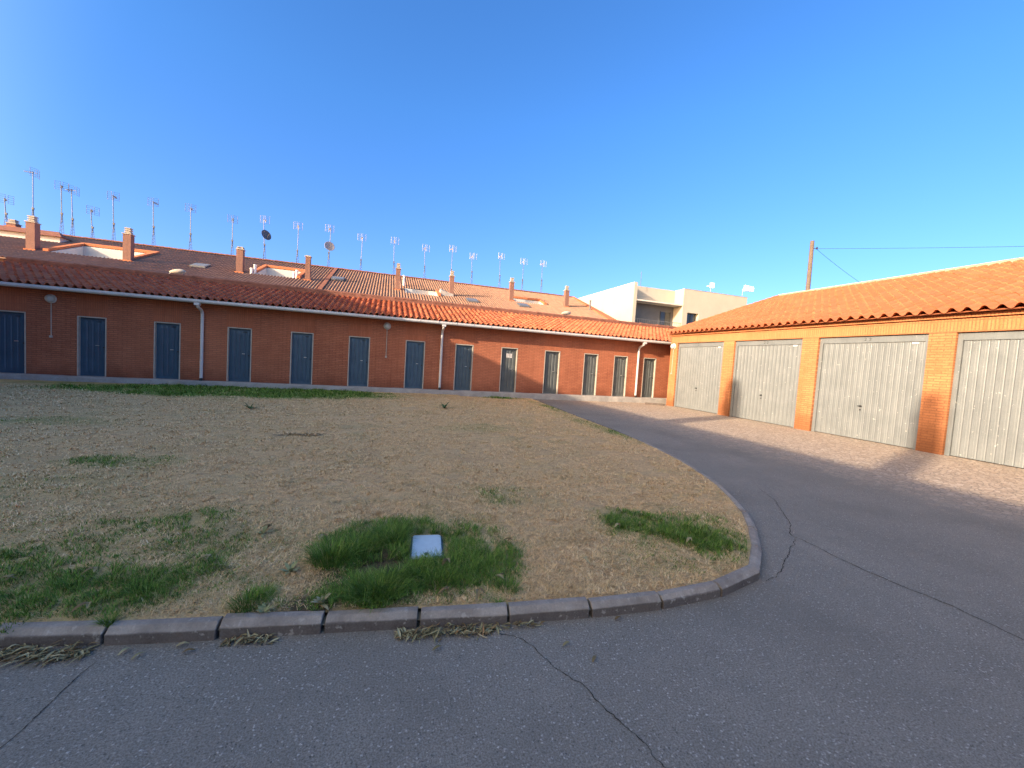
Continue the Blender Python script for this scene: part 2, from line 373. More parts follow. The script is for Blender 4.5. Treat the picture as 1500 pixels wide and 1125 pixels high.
# break the kerb line into stones: near ones end exactly at the joints seen in front
ds = np.concatenate([[0], np.cumsum(np.linalg.norm(np.diff(KC, axis=0), axis=1))])
def at(d): return np.array([np.interp(d, ds, KC[:, 0]), np.interp(d, ds, KC[:, 1])])
corner = ds[13*12]
cuts = [corner - .535*i for i in range(28)][::-1]
d = corner
while d < ds[-1]-.3: cuts.append(d + .5); d += .5
kb = MB()
for i in range(len(cuts)-1):
    a, b = at(max(cuts[i], 0)), at(min(cuts[i+1], ds[-1]))
    if np.linalg.norm(b-a) < .2: continue
    t = (b-a)/np.linalg.norm(b-a); nrm = np.array([-t[1], t[0]])   # towards the lawn
    g = .006 + abs(rng.normal(0, .004)); a = a+t*g; b = b-t*g
    far = np.clip((((a[1]+b[1])/2)-5)/6, 0, 1) if a[0] > 3 else 0
    h = .088 - .058*far + rng.normal(0, .003); w = .088
    off = nrm*rng.normal(0, .006)
    prof = [(0, -.05), (0, h-.030), (.032, h-.002), (.037, h), (w-.01, h), (w, h-.01), (w, -.05)]
    vs = []
    for q in (a, b):
        dz = rng.normal(0, .003)
        for (p, z) in prof: vs.append((*(q+off+nrm*p), z+(dz if z > 0 else 0)))
    n = len(prof)
    kb.add(vs, [tuple(range(n)), tuple(range(2*n-1, n-1, -1))] + [(k+1, k, n+k, n+k+1) for k in range(n-1)])
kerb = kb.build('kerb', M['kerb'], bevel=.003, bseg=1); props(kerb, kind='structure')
bd = MB(); nn = []
for i in range(len(KC)):
    t = KC[min(i+1, len(KC)-1)]-KC[max(i-1, 0)]; t /= np.linalg.norm(t); nn.append(np.array([-t[1], t[0]]))
nn = np.array(nn)
IN = KC + nn*.072
bed = MB(); A_, B_ = KC+nn*.012, KC+nn*.075; hz = [.055-.04*float(np.clip((y-5)/6, 0, 1)) if x > 3 else .055 for x, y in KC]
bed.add([(*p, z-.012) for p, z in zip(A_, hz)] + [(*p, z) for p, z in zip(B_, hz)], [(i, i+1, len(KC)+i+1, len(KC)+i) for i in range(len(KC)-1)])
props(bed.build('joint_soil', M['soil']), kind='structure')
# lawn: star-shaped fan of rings
C0 = np.array([-1.2, 7.5])
bnd = [tuple(p) for p in IN] + [(6.3, 16.78), (-17, 16.78), (-17, 5.6)]
bnd = np.array(bnd); dense = []
for i in range(len(bnd)):
    a, b = bnd[i], bnd[(i+1) % len(bnd)]; k = max(1, int(np.linalg.norm(b-a)/.12))
    for j in range(k): dense.append(a+(b-a)*j/k)
dense = np.array(dense); NB = len(dense); NR = 46
def edge_h(x, y): return np.where(x > 3, .076-.050*np.clip((y-5)/6, 0, 1), .078)
def lawn_z(x, y, r):
    dome = .10*np.clip(1-r, 0, 1)**.5
    return edge_h(x, y) + dome*.6 + (1-r**6)*((fbm(x, y, .8, 3)-.5)*.07 + (vnoise(x, y, 7)-.5)*.03)
vs = []; rr = np.linspace(0.02, 1, NR)
for r in rr:
    P = C0 + (dense-C0)*r; z = lawn_z(P[:, 0], P[:, 1], r); vs.append(np.column_stack([P, z]))
V = np.concatenate(vs); F = []
for i in range(NR-1):
    for j in range(NB):
        F.append((i*NB+j, i*NB+(j+1) % NB, (i+1)*NB+(j+1) % NB, (i+1)*NB+j))
F.append(tuple(range(NB)))
def lawn_mat():
    m = NT('dry_lawn', .95, .08); v = m.coord()
    at_ = m.new('ShaderNodeAttribute', attribute_name='green'); g = at_.outputs['Fac']
    a = m.noise(v, 1.4, 6, .65); b = m.noise(v, 11, 5, .65); f = m.noise(m.coord(scale=(1, .7, 1)), 95, 3, .7)
    straw = m.ramp(a, [(.28, (.48, .285, .13)), (.5, (.64, .405, .195)), (.75, (.76, .50, .255))])
    straw = m.mix(m.val(b, .42, .68, 0, .75), straw, (.36, .22, .11)); stk = m.noise(m.coord(scale=(.8, 2.2, 1)), 1.7, 5, .7); straw = m.mix(m.val(stk, .50, .66, 0, .6), straw, (.42, .33, .165)); straw = m.mix(m.val(f, .35, .75, 0, .6), straw, (.84, .59, .32))
    straw = m.mix(m.val(f, .5, .25, 0, .6), straw, (.22, .15, .08)); cl = m.noise(v, 30, 4, .7); straw = m.mix(m.val(cl, .5, .66, 0, .5), straw, (.30, .205, .11))
    gr = m.ramp(f, [(.25, (.09, .115, .028)), (.7, (.21, .29, .065))])
    dd = m.new('ShaderNodeVectorMath', operation='DISTANCE'); mp = m.new('ShaderNodeMapping'); mp.inputs['Scale'].default_value = (1, 1.25, 0); m.link(v, mp.inputs['Vector']); m.link(mp.outputs[0], dd.inputs[0]); dd.inputs[1].default_value = (.06, 3.52, 0)
    wet = m.val(m.math('ADD', dd.outputs['Value'], m.math('MULTIPLY', b, .35)), .78, .5); d2 = m.new('ShaderNodeVectorMath', operation='DISTANCE'); m.link(mp.outputs[0], d2.inputs[0]); d2.inputs[1].default_value = (-.36, 3.14, 0)
    wet = m.math('MAXIMUM', wet, m.val(m.math('ADD', d2.outputs['Value'], m.math('MULTIPLY', b, .2)), .32, .2))
    m.color(m.mix(m.math('MULTIPLY', wet, .9), m.mix(g, straw, gr), m.mix(f, (.035, .026, .018), (.10, .075, .05)))); m.bump(m.math('ADD', f, m.math('MULTIPLY', b, 1.5)), .8, .02); return m.m
M['lawn'] = lawn_mat()
me = bpy.data.meshes.new('lawn'); me.from_pydata(V.tolist(), [], F); me.materials.append(M['lawn'])
ga = me.attributes.new('green', 'FLOAT', 'POINT'); ga.data.foreach_set('value', (green_at(V[:, 0], V[:, 1])*np.clip(.35+.09*(np.hypot(V[:, 0], V[:, 1])-4), .35, .95)).astype(np.float32))
me.polygons.foreach_set('use_smooth', [True]*len(me.polygons)); me.update()
lawn = bpy.data.objects.new('lawn', me); COL.objects.link(lawn); props(lawn, kind='structure')

# inside test + height lookup for blades
ang_b = np.arctan2(dense[:, 1]-C0[1], dense[:, 0]-C0[0]); rad_b = np.hypot(dense[:, 0]-C0[0], dense[:, 1]-C0[1]); o_ = np.argsort(ang_b)
ang_s, rad_s = ang_b[o_], rad_b[o_]
def rel_r(x, y):
    a = np.arctan2(y-C0[1], x-C0[0]); return np.hypot(x-C0[0], y-C0[1])/np.interp(a, ang_s, rad_s, period=2*math.pi)

LID = (.375, 3.10)
def blades(n, rmin, rmax, kind):
    r = rmin*(rmax/rmin)**rng.random(n*2); th = R(17.8) + (rng.random(n*2)-.5)*R(124)
    m_ = 9 if kind == 'dry' else 7                                  # blades per tuft
    nt_ = len(r)//m_; r = np.repeat(r[:nt_], m_); th = np.repeat(th[:nt_], m_)
    sg = .013*np.maximum(1, r/3.5); x = r*np.sin(th)+rng.normal(0, 1, len(r))*sg; y = r*np.cos(th)+rng.normal(0, 1, len(r))*sg; q = rel_r(x, y); ok = q < .994
    ok &= ~((np.abs(x-LID[0]) < .15) & (np.abs(y-LID[1]) < .22))
    x, y, r, q = x[ok], y[ok], r[ok], q[ok]; g = green_at(x, y); u = rng.random(len(x))
    bare = fbm(x+40, y-11, 2.2, 4) + .25*(vnoise(x, y, 16)-.5)
    hole = ((x-.06)/.20)**2+((y-2.84)/.11)**2 < 1
    keep = (u < g**1.15*1.1) & (vnoise(x, y, 11) > .2) & ~hole if kind == 'green' else (u > g*1.0) & (u > (bare-.52)*4.5) & ((((x+.36)/.2)**2+((y-2.5)/.12)**2 > 1) | (u > .8)) & ~hole
    x, y, r, q, g = (a[keep][:n] for a in (x, y, r, q, g)); n = len(x)
    z = lawn_z(x, y, q) - .006
    wide = np.maximum(1, r/3.2)
    if kind == 'green':
        tall = np.clip(g-.35, 0, .65)/.65*np.clip(.4+1.2*vnoise(x, y, 5), 0, 1.2)
        near = np.exp(-(((x-.15)/.7)**2+((y-3.0)/.6)**2)); nr2 = np.exp(-(((x-2.85)/.5)**2+((y-2.95)/.5)**2))
        far = np.clip((r-8)/6, 0, 1)
        H = (.028 + .05*tall + .085*tall*near + .035*tall*nr2 + .05*far*tall)*(.6+.7*rng.random(n)); W = .0030*wide*(.7+.6*rng.random(n)); lean = .35+.75*rng.random(n)
    else:
        H = (.022+.034*rng.random(n))*np.maximum(1, r/9)**.5; W = .0034*wide*(.7+.6*rng.random(n)); lean = .5+1.5*rng.random(n)
    # blades grow in tufts: neighbours share a direction
    az = 2*math.pi*vnoise(x, y, 14)*2.6 + rng.normal(0, 1.1, n)
    dx, dy = np.cos(az), np.sin(az); sx, sy = -dy, dx
    ll = 1/np.sqrt(1+lean**2)
    def pt(f, w, bend):
        hz = H*f*(1-bend*f*.45)*ll; hor = H*f*lean*ll*(.55+bend*f*.6)
        return (np.column_stack([x+dx*hor-sx*w, y+dy*hor-sy*w, z+hz]), np.column_stack([x+dx*hor+sx*w, y+dy*hor+sy*w, z+hz]))
    a0, b0 = pt(0, W*.5, .8); a1, b1 = pt(.55, W*.42, .8); a2, _ = pt(1., W*.0, .8)
    V = np.stack([a0, b0, a1, b1, a2], 1).reshape(-1, 3)
    me = bpy.data.meshes.new(kind+'_grass'); nv = len(V)
    me.vertices.add(nv); me.vertices.foreach_set('co', V.astype(np.float32).ravel())
    base = np.arange(n)*5
    loops = np.column_stack([base, base+1, base+3, base+2, base+2, base+3, base+4]).astype(np.int32).ravel()
    me.loops.add(len(loops)); me.loops.foreach_set('vertex_index', loops)
    starts = np.column_stack([np.arange(n)*7, np.arange(n)*7+4]).astype(np.int32).ravel()
    me.polygons.add(2*n); me.polygons.foreach_set('loop_start', starts)
    ra = me.attributes.new('rnd', 'FLOAT', 'POINT'); ra.data.foreach_set('value', np.repeat(rng.random(n), 5).astype(np.float32))
    gg = me.attributes.new('green', 'FLOAT', 'POINT'); gg.data.foreach_set('value', np.repeat(g, 5).astype(np.float32))
    me.update(calc_edges=True); me.validate()
    return me
def blade_mat(name, stops, patch):
    m = NT(name, .75, .15); a = m.new('ShaderNodeAttribute', attribute_name='rnd'); v = m.coord()
    c = m.ramp(a.outputs['Fac'], stops); n = m.noise(v, 1.4, 6, .65); c = m.mix(m.val(n, .35, .7, 0, .6), c, patch); st = m.noise(m.coord(scale=(.8, 2.2, 1)), 1.7, 5, .7); c = m.mix(m.val(st, .50, .66, 0, .55), c, tuple(x*k for x, k in zip(patch, (.78, .86, .8))))
    m.color(c); return m.m
M['dry_blade'] = blade_mat('dry_straw', [(0, (.46, .30, .14)), (.35, (.72, .49, .25)), (.75, (.86, .62, .34)), (.95, (.90, .74, .48)), (1, (.30, .29, .10))], (.66, .41, .19))
M['green_blade'] = blade_mat('green_blades', [(0, (.03, .06, .010)), (.35, (.085, .165, .022)), (.75, (.17, .29, .038)), (.92, (.29, .40, .08)), (1, (.52, .42, .20))], (.10, .17, .03))
for kind, lab, n in (('dry', 'sparse straw coloured dry grass covering most of the lawn', 420000), ('green', 'lush green grass growing in patches on the dry lawn', 260000)):
    me = blades(n, 2.1, 18.0, kind); me.materials.append(M[kind+'_blade'])
    o = bpy.data.objects.new(kind+'_grass', me); COL.objects.link(o); props(o, lab, 'grass', None, 'stuff')

def tufts(spots):
    mb = []; rn = []
    for cx, cy, rad, h, n in spots:
        h *= .86; zc = float(lawn_z(np.array([cx]), np.array([cy]), rel_r(np.array([cx]), np.array([cy])))[0])
        for k in range(n):
            a = rng.random()*2*math.pi; rr_ = rad*math.sqrt(rng.random()); x = cx+rr_*math.cos(a); y = cy+rr_*math.sin(a)
            if abs(x-LID[0]) < .15 and abs(y-LID[1]) < .22: continue
            L = h*rng.uniform(.55, 1.15); o = a+rng.normal(0, .7); ln = (.25+.75*rr_/rad)*rng.uniform(.5, 1.3); d = np.array([math.cos(o), math.sin(o), 0]); sd = np.array([-d[1], d[0], 0]); w = rng.uniform(.0016, .0032); rn.append(rng.random())
            for t in (0, .35, .7, 1.):
                p = np.array([x, y, zc-.01]) + d*L*ln*t*(.35+.65*t) + np.array([0, 0, L*(t-.42*ln*t*t)]); ww = w*(1-t*.92); mb += [p-sd*ww, p+sd*ww]
    V = np.array(mb, np.float32); n = len(rn); b = np.arange(n)[:, None, None]*8; q = np.array([[0, 1, 3, 2], [2, 3, 5, 4], [4, 5, 7, 6]])[None]
    me = bpy.data.meshes.new('long_grass'); me.from_pydata(V.tolist(), [], (b+q).reshape(-1, 4).tolist()); ra = me.attributes.new('rnd', 'FLOAT', 'POINT'); ra.data.foreach_set('value', np.repeat(np.array(rn, np.float32), 8)); me.materials.append(M['green_blade'])
    o = bpy.data.objects.new('long_grass', me); COL.objects.link(o); props(o, 'long bright green grass tufts around the access cover and at the bend', 'grass', None, 'stuff')
sp_ = [(-.30, 3.02, .13, .19, 900), (-.12, 3.12, .11, .17, 600), (.02, 2.56, .15, .16, 1100), (-.12, 2.62, .10, .14, 500), (.10, 3.30, .14, .16, 800), (.26, 2.72, .12, .13, 600), (.40, 2.62, .12, .11, 500), (-.70, 2.60, .08, .11, 350), (-.66, 2.68, .06, .09, 200), (.60, 2.80, .12, .10, 400), (.85, 2.45, .07, .09, 250), (.74, 3.05, .12, .09, 350)]
for k in range(26):
    t = rng.random(); sp_.append((2.2+.80*t+rng.normal(0, .06), 3.22-.45*t+rng.normal(0, .14), .09, rng.uniform(.04, .085), 190))
for k in range(22): sp_.append((-2.3+1.35*rng.random(), 3.05-.15*rng.random()+rng.normal(0, .10), .09, rng.uniform(.05, .085), 170))
sp_ += [(-1.345, 2.575, .022, .09, 120), (-.33, 2.47, .015, .05, 40), (.745, 2.31, .02, .06, 60)]
tufts(sp_)

# cracks in the road
def crack(pts, w, jag):
    P = catmull(pts, 14); mb = MB(); off = np.cumsum(rng.normal(0, jag, len(P))); off -= np.linspace(off[0], off[-1], len(P)); L = []
    for i, p in enumerate(P):
        t = P[min(i+1, len(P)-1)]-P[max(i-1, 0)]; t /= np.linalg.norm(t); nv = np.array([-t[1], t[0]])
        ww = w*(.35+1.1*rng.random())*(.25+.75*math.sin(math.pi*(i+.5)/len(P))**.4)
        q = p+nv*off[i]; L.append((q-nv*ww, q+nv*ww))
    for i in range(len(L)-1):
        mb.poly([(*L[i][0], .003), (*L[i][1], .003), (*L[i+1][1], .003), (*L[i+1][0], .003)][::-1])
    o = mb.build('road_crack', M['crack']); props(o, kind='structure')
crack([(.70, 2.16), (.81, 2.09), (.91, 1.92), (1.02, 1.73), (1.1, 1.51), (1.16, 1.35), (1.17, 1.22), (1.22, 1.0)], 0.0025, 0.0048)
crack([(-1.40, 1.80), (-1.35, 1.95), (-1.33, 2.09), (-1.32, 2.2), (-1.31, 2.28), (-1.29, 2.39)], 0.0022, 0.0016)
crack([(5.23, 4.31), (4.83, 3.68), (4.36, 3.12), (4.08, 2.91), (4.05, 2.57), (3.99, 2.06), (4.01, 1.65), (4.02, 1.33), (4.1, .8)], 0.0040, 0.0072)
crack([(4.02, 2.84), (3.75, 2.72), (3.53, 2.57), (3.2, 2.36), (2.93, 2.26)], 0.0029, 0.0064)

# ------------------------------------------------------------------ storage row
YW = 17.15
ROWD = [(-11.90, -11.13), (-9.83, -9.06), (-7.74, -6.97), (-5.54, -4.77), (-3.47, -2.69), (-1.41, -.62), (.78, 1.57), (2.86, 3.64), (4.92, 5.69), (7.02, 7.79), (9.05, 9.81), (10.70, 11.47), (12.40, 13.15)]
X0, X1 = -13.4, 18.0; ZB, ZT, ZG = .25, 2.25, 3.02
row = thing('storage_building', 'long low red brick storage row with thirteen blue grey doors behind the lawn', 'building', (0, YW, 0))
w = MB(); x = X0
for a, b in ROWD + [(X1, X1)]:
    w.box(x, a, YW, YW+.25, 0, ZT) if a > x else None
    x = b
w.box(X0, X1, YW+.001, YW+.251, ZT, 3.12)
w.box(X0, X1, YW+3.2, YW+3.4, 0, 4.0); w.box(X0, X0+.24, YW+.26, YW+3.19, 0, 3.1)
w.build('wall', M['brick_row'], row)
for a, b in ROWD:
    MB().box(a-.04, b+.04, YW-.003, YW+.02, ZT+.004, 2.98).build('lintel', M['brick_row_soldier'], row)
def wob(x0, x1, y0, y1, z0, z1, n=60):
    """concrete step with a slightly wandering front edge and top"""
    mb = MB(); xs = np.linspace(x0, x1, n); fy = y0+rng.normal(0, .018, n); tz = z1+rng.normal(0, .010, n)
    vs = []
    for i in range(n): vs += [(xs[i], fy[i]-.02, z0), (xs[i], fy[i], tz[i]-.035), (xs[i], fy[i]+.03, tz[i]-.008), (xs[i], y1, z1)]
    mb.add(vs, [(i*4+k, i*4+4+k, i*4+5+k, i*4+1+k) for i in range(n-1) for k in range(3)]); return mb
wob(X0, 14.6, 16.78, YW+.12, -.02, ZB).build('step', M['conc'], row)

def ribbed_panel(mb, u0, u1, z0, z1, n, depth, P, bend=.10):
    """pressed sheet: n raised panels with slanted ends between flat rails; P maps (u, z, out) to a point"""
    w = (u1-u0); m_ = w*.06; pw = (w-2*m_)/n
    zt0, zt1 = z0+.10, z1-.10
    mb.add([P(u0, z0, 0), P(u1, z0, 0), P(u1, z1, 0), P(u0, z1, 0)], [(0, 1, 2, 3)])
    for i in range(n):
        a = u0+m_+pw*i+pw*.10; b = u0+m_+pw*(i+1)-pw*.10; s = pw*.12; c = (a+b)/2
        base = [P(a, zt0, .001), P(c, zt0-.04, .001), P(b, zt0, .001), P(b, zt1, .001), P(c, zt1+.04, .001), P(a, zt1, .001)]
        top = [P(a+s, zt0+bend, depth), P(c, zt0+bend*.6, depth), P(b-s, zt0+bend, depth), P(b-s, zt1-bend, depth), P(c, zt1-bend*.6, depth), P(a+s, zt1-bend, depth)]
        mb.add(base+top, [(k, (k+1) % 6, 6+(k+1) % 6, 6+k) for k in range(6)] + [(6, 7, 8, 9, 10, 11)])
for i, (a, b) in enumerate(ROWD):
    rec = .095; yd = YW+rec; P = lambda u, z, o, yd=yd: (u, yd-o, z)
    d = MB(); ribbed_panel(d, a+.035, b-.035, ZB+.005, ZT-.035, 4, .016, P)
    d.box(a+.02, b-.02, yd+.002, yd+.04, ZB+.002, ZT-.03)
    dr = d.build('door', M['door'] if i < 7 else M['door_mid'] if i < 8 else M['door_grey'], row)  # shade tint on the left doors, sun tint on the right ones
    if i == 8: dr['label'] = 'blue grey metal door with two white paper notices'
    f = MB(); f.box(a-.003, a+.032, YW-.006, yd+.01, ZB, ZT); f.box(b-.032, b+.003, YW-.006, yd+.01, ZB, ZT); f.box(a+.032, b-.032, YW-.006, yd+.01, ZT-.034, ZT+.003)
    f.build('door_frame', M['frame'], dr)
    h = MB(); hx = a+.50; h.box(hx-.045, hx+.045, yd-.05, yd-.035, 1.285, 1.305); h.box(hx-.04, hx-.025, yd-.04, yd-.012, 1.288, 1.302); h.box(hx+.025, hx+.04, yd-.04, yd-.012, 1.288, 1.302)
    h.build('handle', M['handle'], dr)
    MB().lathe([(.025, 0), (.025, .02), (.012, .03)], (b-.10, yd-.014, 1.24), (0, -1, 0), 10).build('lock', M['dark'], dr)
    v = MB()
    for k in range(3): v.box(b-.30, b-.17, yd-.022, yd-.018, ZT-.135-.018*k, ZT-.128-.018*k)
    v.build('vent_slots', M['dark'], dr)
# tiled roof of the row
rs = math.atan(.30); eyr = (0, math.cos(rs), math.sin(rs))
rf = MB(); tile_roof(rf, (X0-.1, 16.66, 3.105), (1, 0, 0), eyr, 31.3, 3.45/math.cos(rs)*1.0, .225, .33, h=.078, h2=.03, n1=7, n2=4, jitter=.008, lift=.040, lip=.02)
roof = rf.build('roof', M['tile_row'], row, smooth=False)
rc = MB(); rc.prism([(19.93, 4.10), (19.95, 4.26), (20.1, 4.32), (20.28, 4.26), (20.30, 4.05)], 'x', X0-.1, 17.9); ridge_caps(rc, (X0-.1, 20.1, 4.27), (17.9, 20.1, 4.27), .13, .38)
rc.build('ridge_cap', M['ridge_tile'], roof)
MB().hexa([(X0, 20.3, 4.12), (17.9, 20.3, 4.12), (17.9, 22.3, 3.4), (X0, 22.3, 3.4)], [(X0, 20.3, 4.22), (17.9, 20.3, 4.22), (17.9, 22.3, 3.5), (X0, 22.3, 3.5)]).build('rear_roof', M['tile_back'], row)
MB().box(X0, X1, 16.80, YW-.002, 3.025, 3.06).build('soffit', M['brick_row'], row)
# gutter and downpipes
g = MB(); GX1 = 13.75
prof = [(16.735, 3.10), (16.735, 3.03), (16.71, 2.995), (16.655, 2.98), (16.60, 2.995), (16.575, 3.03), (16.575, 3.095), (16.585, 3.10), (16.59, 3.035), (16.65, 2.995), (16.71, 3.02), (16.722, 3.10)]
g.prism(prof, 'x', X0, GX1)
x = X0+.6
while x < GX1: g.box(x, x+.025, 16.568, 16.74, 3.10, 3.106); g.box(x, x+.025, 16.566, 16.574, 3.03, 3.108); x += .74
g.build('gutter', M['gutter'], row)
for px in (-6.30, 2.25, 12.02):
    dp = MB(); dp.box(px-.075, px+.075, 16.58, 16.73, 2.90, 2.985)
    dp.tube([(px, 16.65, 2.93), (px, 16.68, 2.87), (px, 16.98, 2.76), (px, 17.05, 2.69), (px, 17.07, 2.6), (px, 17.07, .33)], .05, 12)
    d_ = dp.build('downpipe', M['gutter'], row, smooth=False)
    for z in (.9, 1.7, 2.45): MB().lathe([(.056, 0), (.056, .03)], (px, 17.07, z), (0, 0, 1), 12).box(px-.012, px+.012, 17.1, YW, z, z+.03).build('pipe_bracket', M['gutter'], d_)
    MB().tube([(px, 17.07, .33), (px, 17.02, .26)], .05, 12).build('pipe_shoe', M['dark'], d_)

def wall_lamp(label, x, y, z, dirn, drop, oval):
    lp = thing('wall_lamp', label, 'lamp', (x, y, z), 'bulkhead lamps on the brick walls')
    n = np.array(dirn, float)
    MB().lathe([(.14, 0), (.145, .03), (.12, .05)], (x, y, z), n, 20).build('lamp_base', M['gutter'], lp)
    MB().lathe([(.125, .05), (.128, .075), (.11, .115), (.07, .14), (.02, .15)], (x, y, z), n, 20).build('lamp_shade', M['lampglass'], lp, smooth=True)
    q = np.array([x, y, 0]) + n*.015
    c = MB(); c.tube([(q[0], q[1], z-.13), (q[0], q[1], z-drop)], .013, 8); c.box(q[0]-.035, q[0]+.035, q[1]-.03, q[1]+.03, z-drop-.07, z-drop)
    c.build('conduit', M['frame'], lp)
    return lp
wall_lamp('oval grey lamp on the shaded brick wall beside the leftmost door', -10.49, YW, 2.74, (0, -1, 0), 1.2, True)
wall_lamp('round pale lamp high on the brick wall left of the middle downpipe', .02, YW, 2.76, (0, -1, 0), 1.22, False)
wall_lamp('round white lamp at the sunlit corner pillar of the garage block', 13.0, 15.74, 2.83, (-1, 0, 0), 1.25, False)

# notices on the ninth door
nt = thing('paper_notice', 'two white printed sheets stuck to a blue grey door of the brick row', 'notice', (5.32, YW+.07, 1.9))
pp = MB(); pp.box(5.19, 5.315, YW+.070, YW+.073, 1.81, 1.985); pp.box(5.335, 5.455, YW+.070, YW+.073, 1.80, 1.985); pp.build('sheet', M['paper'], nt)
for a, b in ((5.20, 5.305), (5.345, 5.445)):
    ik = MB()
    for k in range(6):
        e = b-rng.random()*.04; ik.box(a+.005, e, YW+.068, YW+.0695, 1.955-.024*k, 1.963-.024*k)
    ik.build('print', M['ink'], nt)

# ------------------------------------------------------------------ garage block
XG = 13.0
gar = thing('garage_building', 'sunlit orange brick garage block with wide grey metal doors on the right', 'building', (XG, 5, 0))
YE, YS = 15.95, -4.2
gd = [(15.50-3.19*i-2.68, 15.50-3.19*i) for i in range(6)]
w = MB(); y = YE
for a, b in gd + [(YS, YS)]:
    MB().box(XG, XG+.30, b, y, 0, 2.98).build('pillar', M['brick_gar'], gar); y = a
PL = [(XG+.31, YE), (XG+13, YE), (XG+13, YS), (XG+.31, YS), (XG+.31, YS+.25), (XG+12.7, YS+.25), (XG+12.7, YE-.25), (XG+.31, YE-.25)]
w.add([(x, y, 0) for x, y in PL] + [(x, y, 3.4) for x, y in PL], [(i, 8+i, 8+(i+1) % 8, (i+1) % 8) for i in range(8)] + [(8, 15, 14, 9), (14, 13, 10, 9), (13, 12, 11, 10)])
# brick gable under the verge
w.add([(XG+.31, YE-.24, 3.4), (26, YE-.24, 3.4), (19.6, YE-.24, 5.75), (XG+.31, YE-.01, 3.4), (26, YE-.01, 3.4), (19.6, YE-.01, 5.75)], [(0, 1, 2), (5, 4, 3), (0, 3, 4, 1), (1, 4, 5, 2), (2, 5, 3, 0)])
w.build('wall', M['brick_gar'], gar)
MB().box(XG-.004, XG+.304, YS, YE+.004, 2.983, 3.30).build('lintel', M['brick_gar_soldier'], gar)
MB().box(XG-.07, XG+.30, YS-.05, YE+.06, 3.32, 3.40).build('cornice', M['brick_gar_soldier'], gar)
rs2 = math.atan((5.90-3.45)/(19.55-12.74)); ey2 = (math.cos(rs2), 0, math.sin(rs2)); SL2 = math.hypot(19.55-12.74, 5.90-3.45)
rf = MB(); tile_roof(rf, (12.735, YE+.06, 3.455), (0, -1, 0), ey2, 20.25, SL2, .27, .40, h=.075, h2=.034, n1=7, n2=5, cover=.56, lip=.02, lift=.024, jitter=.005)
groof = rf.build('roof', M['tile_gar'], gar)
mo = MB()          # wavy mortar bed under the tile channels
yy = np.arange(YS, YE+.05, .03); top = [3.425 - .022*math.cos(2*math.pi*((YE+.06-q)/.27-.28)) for q in yy]
b0 = 0; vs = []
for q, t in zip(yy, top): vs += [(12.86, q, 3.401), (12.86, q, t), (13.2, q, t+.04)]
mo.add(vs, [(i*3+k, i*3+3+k, i*3+4+k, i*3+1+k) for i in range(len(yy)-1) for k in range(2)])
mo.build('mortar_bed', M['brick_gar_soldier'], groof)
MB().prism([(19.50, 5.86), (19.50, 6.03), (19.80, 6.03), (19.80, 5.7)], 'y', YS, YE+.02).build('ridge_coping', plain('pale_ridge_concrete', (.34, .28, .22), .9, .15, var=.25, scale=3), groof)
MB().hexa([(19.8, YS, 5.8), (19.8, YE, 5.8), (26.3, YE, 3.4), (26.3, YS, 3.4)], [(19.8, YS, 5.9), (19.8, YE, 5.9), (26.3, YE, 3.5), (26.3, YS, 3.5)]).build('rear_roof', M['tile_gar'], gar)
vg = MB()          # verge: half-round tiles along the gable edge
n = 17
for i in range(n):
    a = np.array([12.74, YE+.05, 3.50]) + np.array(ey2)*SL2*i/n; b = np.array([12.74, YE+.05, 3.50]) + np.array(ey2)*(SL2*(i+1)/n+.03); bb = len(vg.v)
    for q, r_, dz in ((a, .085, .02), (b, .075, 0)):
        for k in range(7): t = math.pi*k/6; vg.v.append((q[0], q[1]+r_*math.cos(t), q[2]+dz+r_*.8*math.sin(t)))
    for k in range(6): vg.f.append((bb+k, bb+k+1, bb+8+k, bb+7+k))
    vg.f.append(tuple(bb+k for k in range(7)))
vg.build('verge_tiles', M['coping_red'], groof)
NUM = ['21', '22', '23', '24', '25', '26']
for i, (a, b) in enumerate(gd):
    xd = XG+.11; d = MB(); zt = 2.975
    # ribbed sheet: shallow standing ribs over the width
    nr = 17; us = []
    ya, yb = b-.10, a+.10; pw = (ya-yb)/nr; zs0, zs1 = .02, zt-.19; pts = []
    for k in range(nr):
        u = ya-pw*k; pts += [(u, 0), (u-pw*.10, .011), (u-pw*.55, .011), (u-pw*.62, .004), (u-pw*.86, .004), (u-pw*.93, 0)]
    pts.append((yb, 0)); vs = []
    for u, o in pts: vs += [(xd-o, u, zs0), (xd-o, u, zs1)]
    d.add(vs, [(2*k, 2*k+1, 2*k+3, 2*k+2) for k in range(len(pts)-1)])
    dr = d.build('garage_door', M['galv'], gar)
    f = MB(); f.box(xd-.035, xd+.03, b-.095, b, .0, zt); f.box(xd-.035, xd+.03, a, a+.095, .0, zt); f.box(xd-.035, xd+.03, a+.096, b-.096, zt-.185, zt)
    f.build('door_frame', M['galv'], dr, bevel=.006)
    c = (a+b)/2+.05
    h = MB(); h.lathe([(.03, 0), (.03, .02), (.02, .025)], (xd-.011, c, .97), (-1, 0, 0), 14); h.box(xd-.06, xd-.04, c-.055, c+.055, .96, .978); h.box(xd-.045, xd-.016, c-.012, c+.012, .95, .99)
    h.build('handle', M['dark'], dr)
    MB().lathe([(.022, 0), (.022, .012)], (xd-.011, c, .86), (-1, 0, 0), 10).build('lock', M['dark'], dr)
    MB().box(xd-.026, xd-.019, a+.22, a+.36, zt-.245, zt-.20).build('maker_plate', M['white'], dr)
    t = MB(); pass
    for dg_, du in zip(NUM[i], (-.06, .06)):
        t = MB(); text_mesh(t, dg_, .13, lambda u, z, c=c, xd=xd, du=du: (xd-.0375, c-.02-u-du, 2.845+z)); t.build('number_digit', M['dark'], dr)
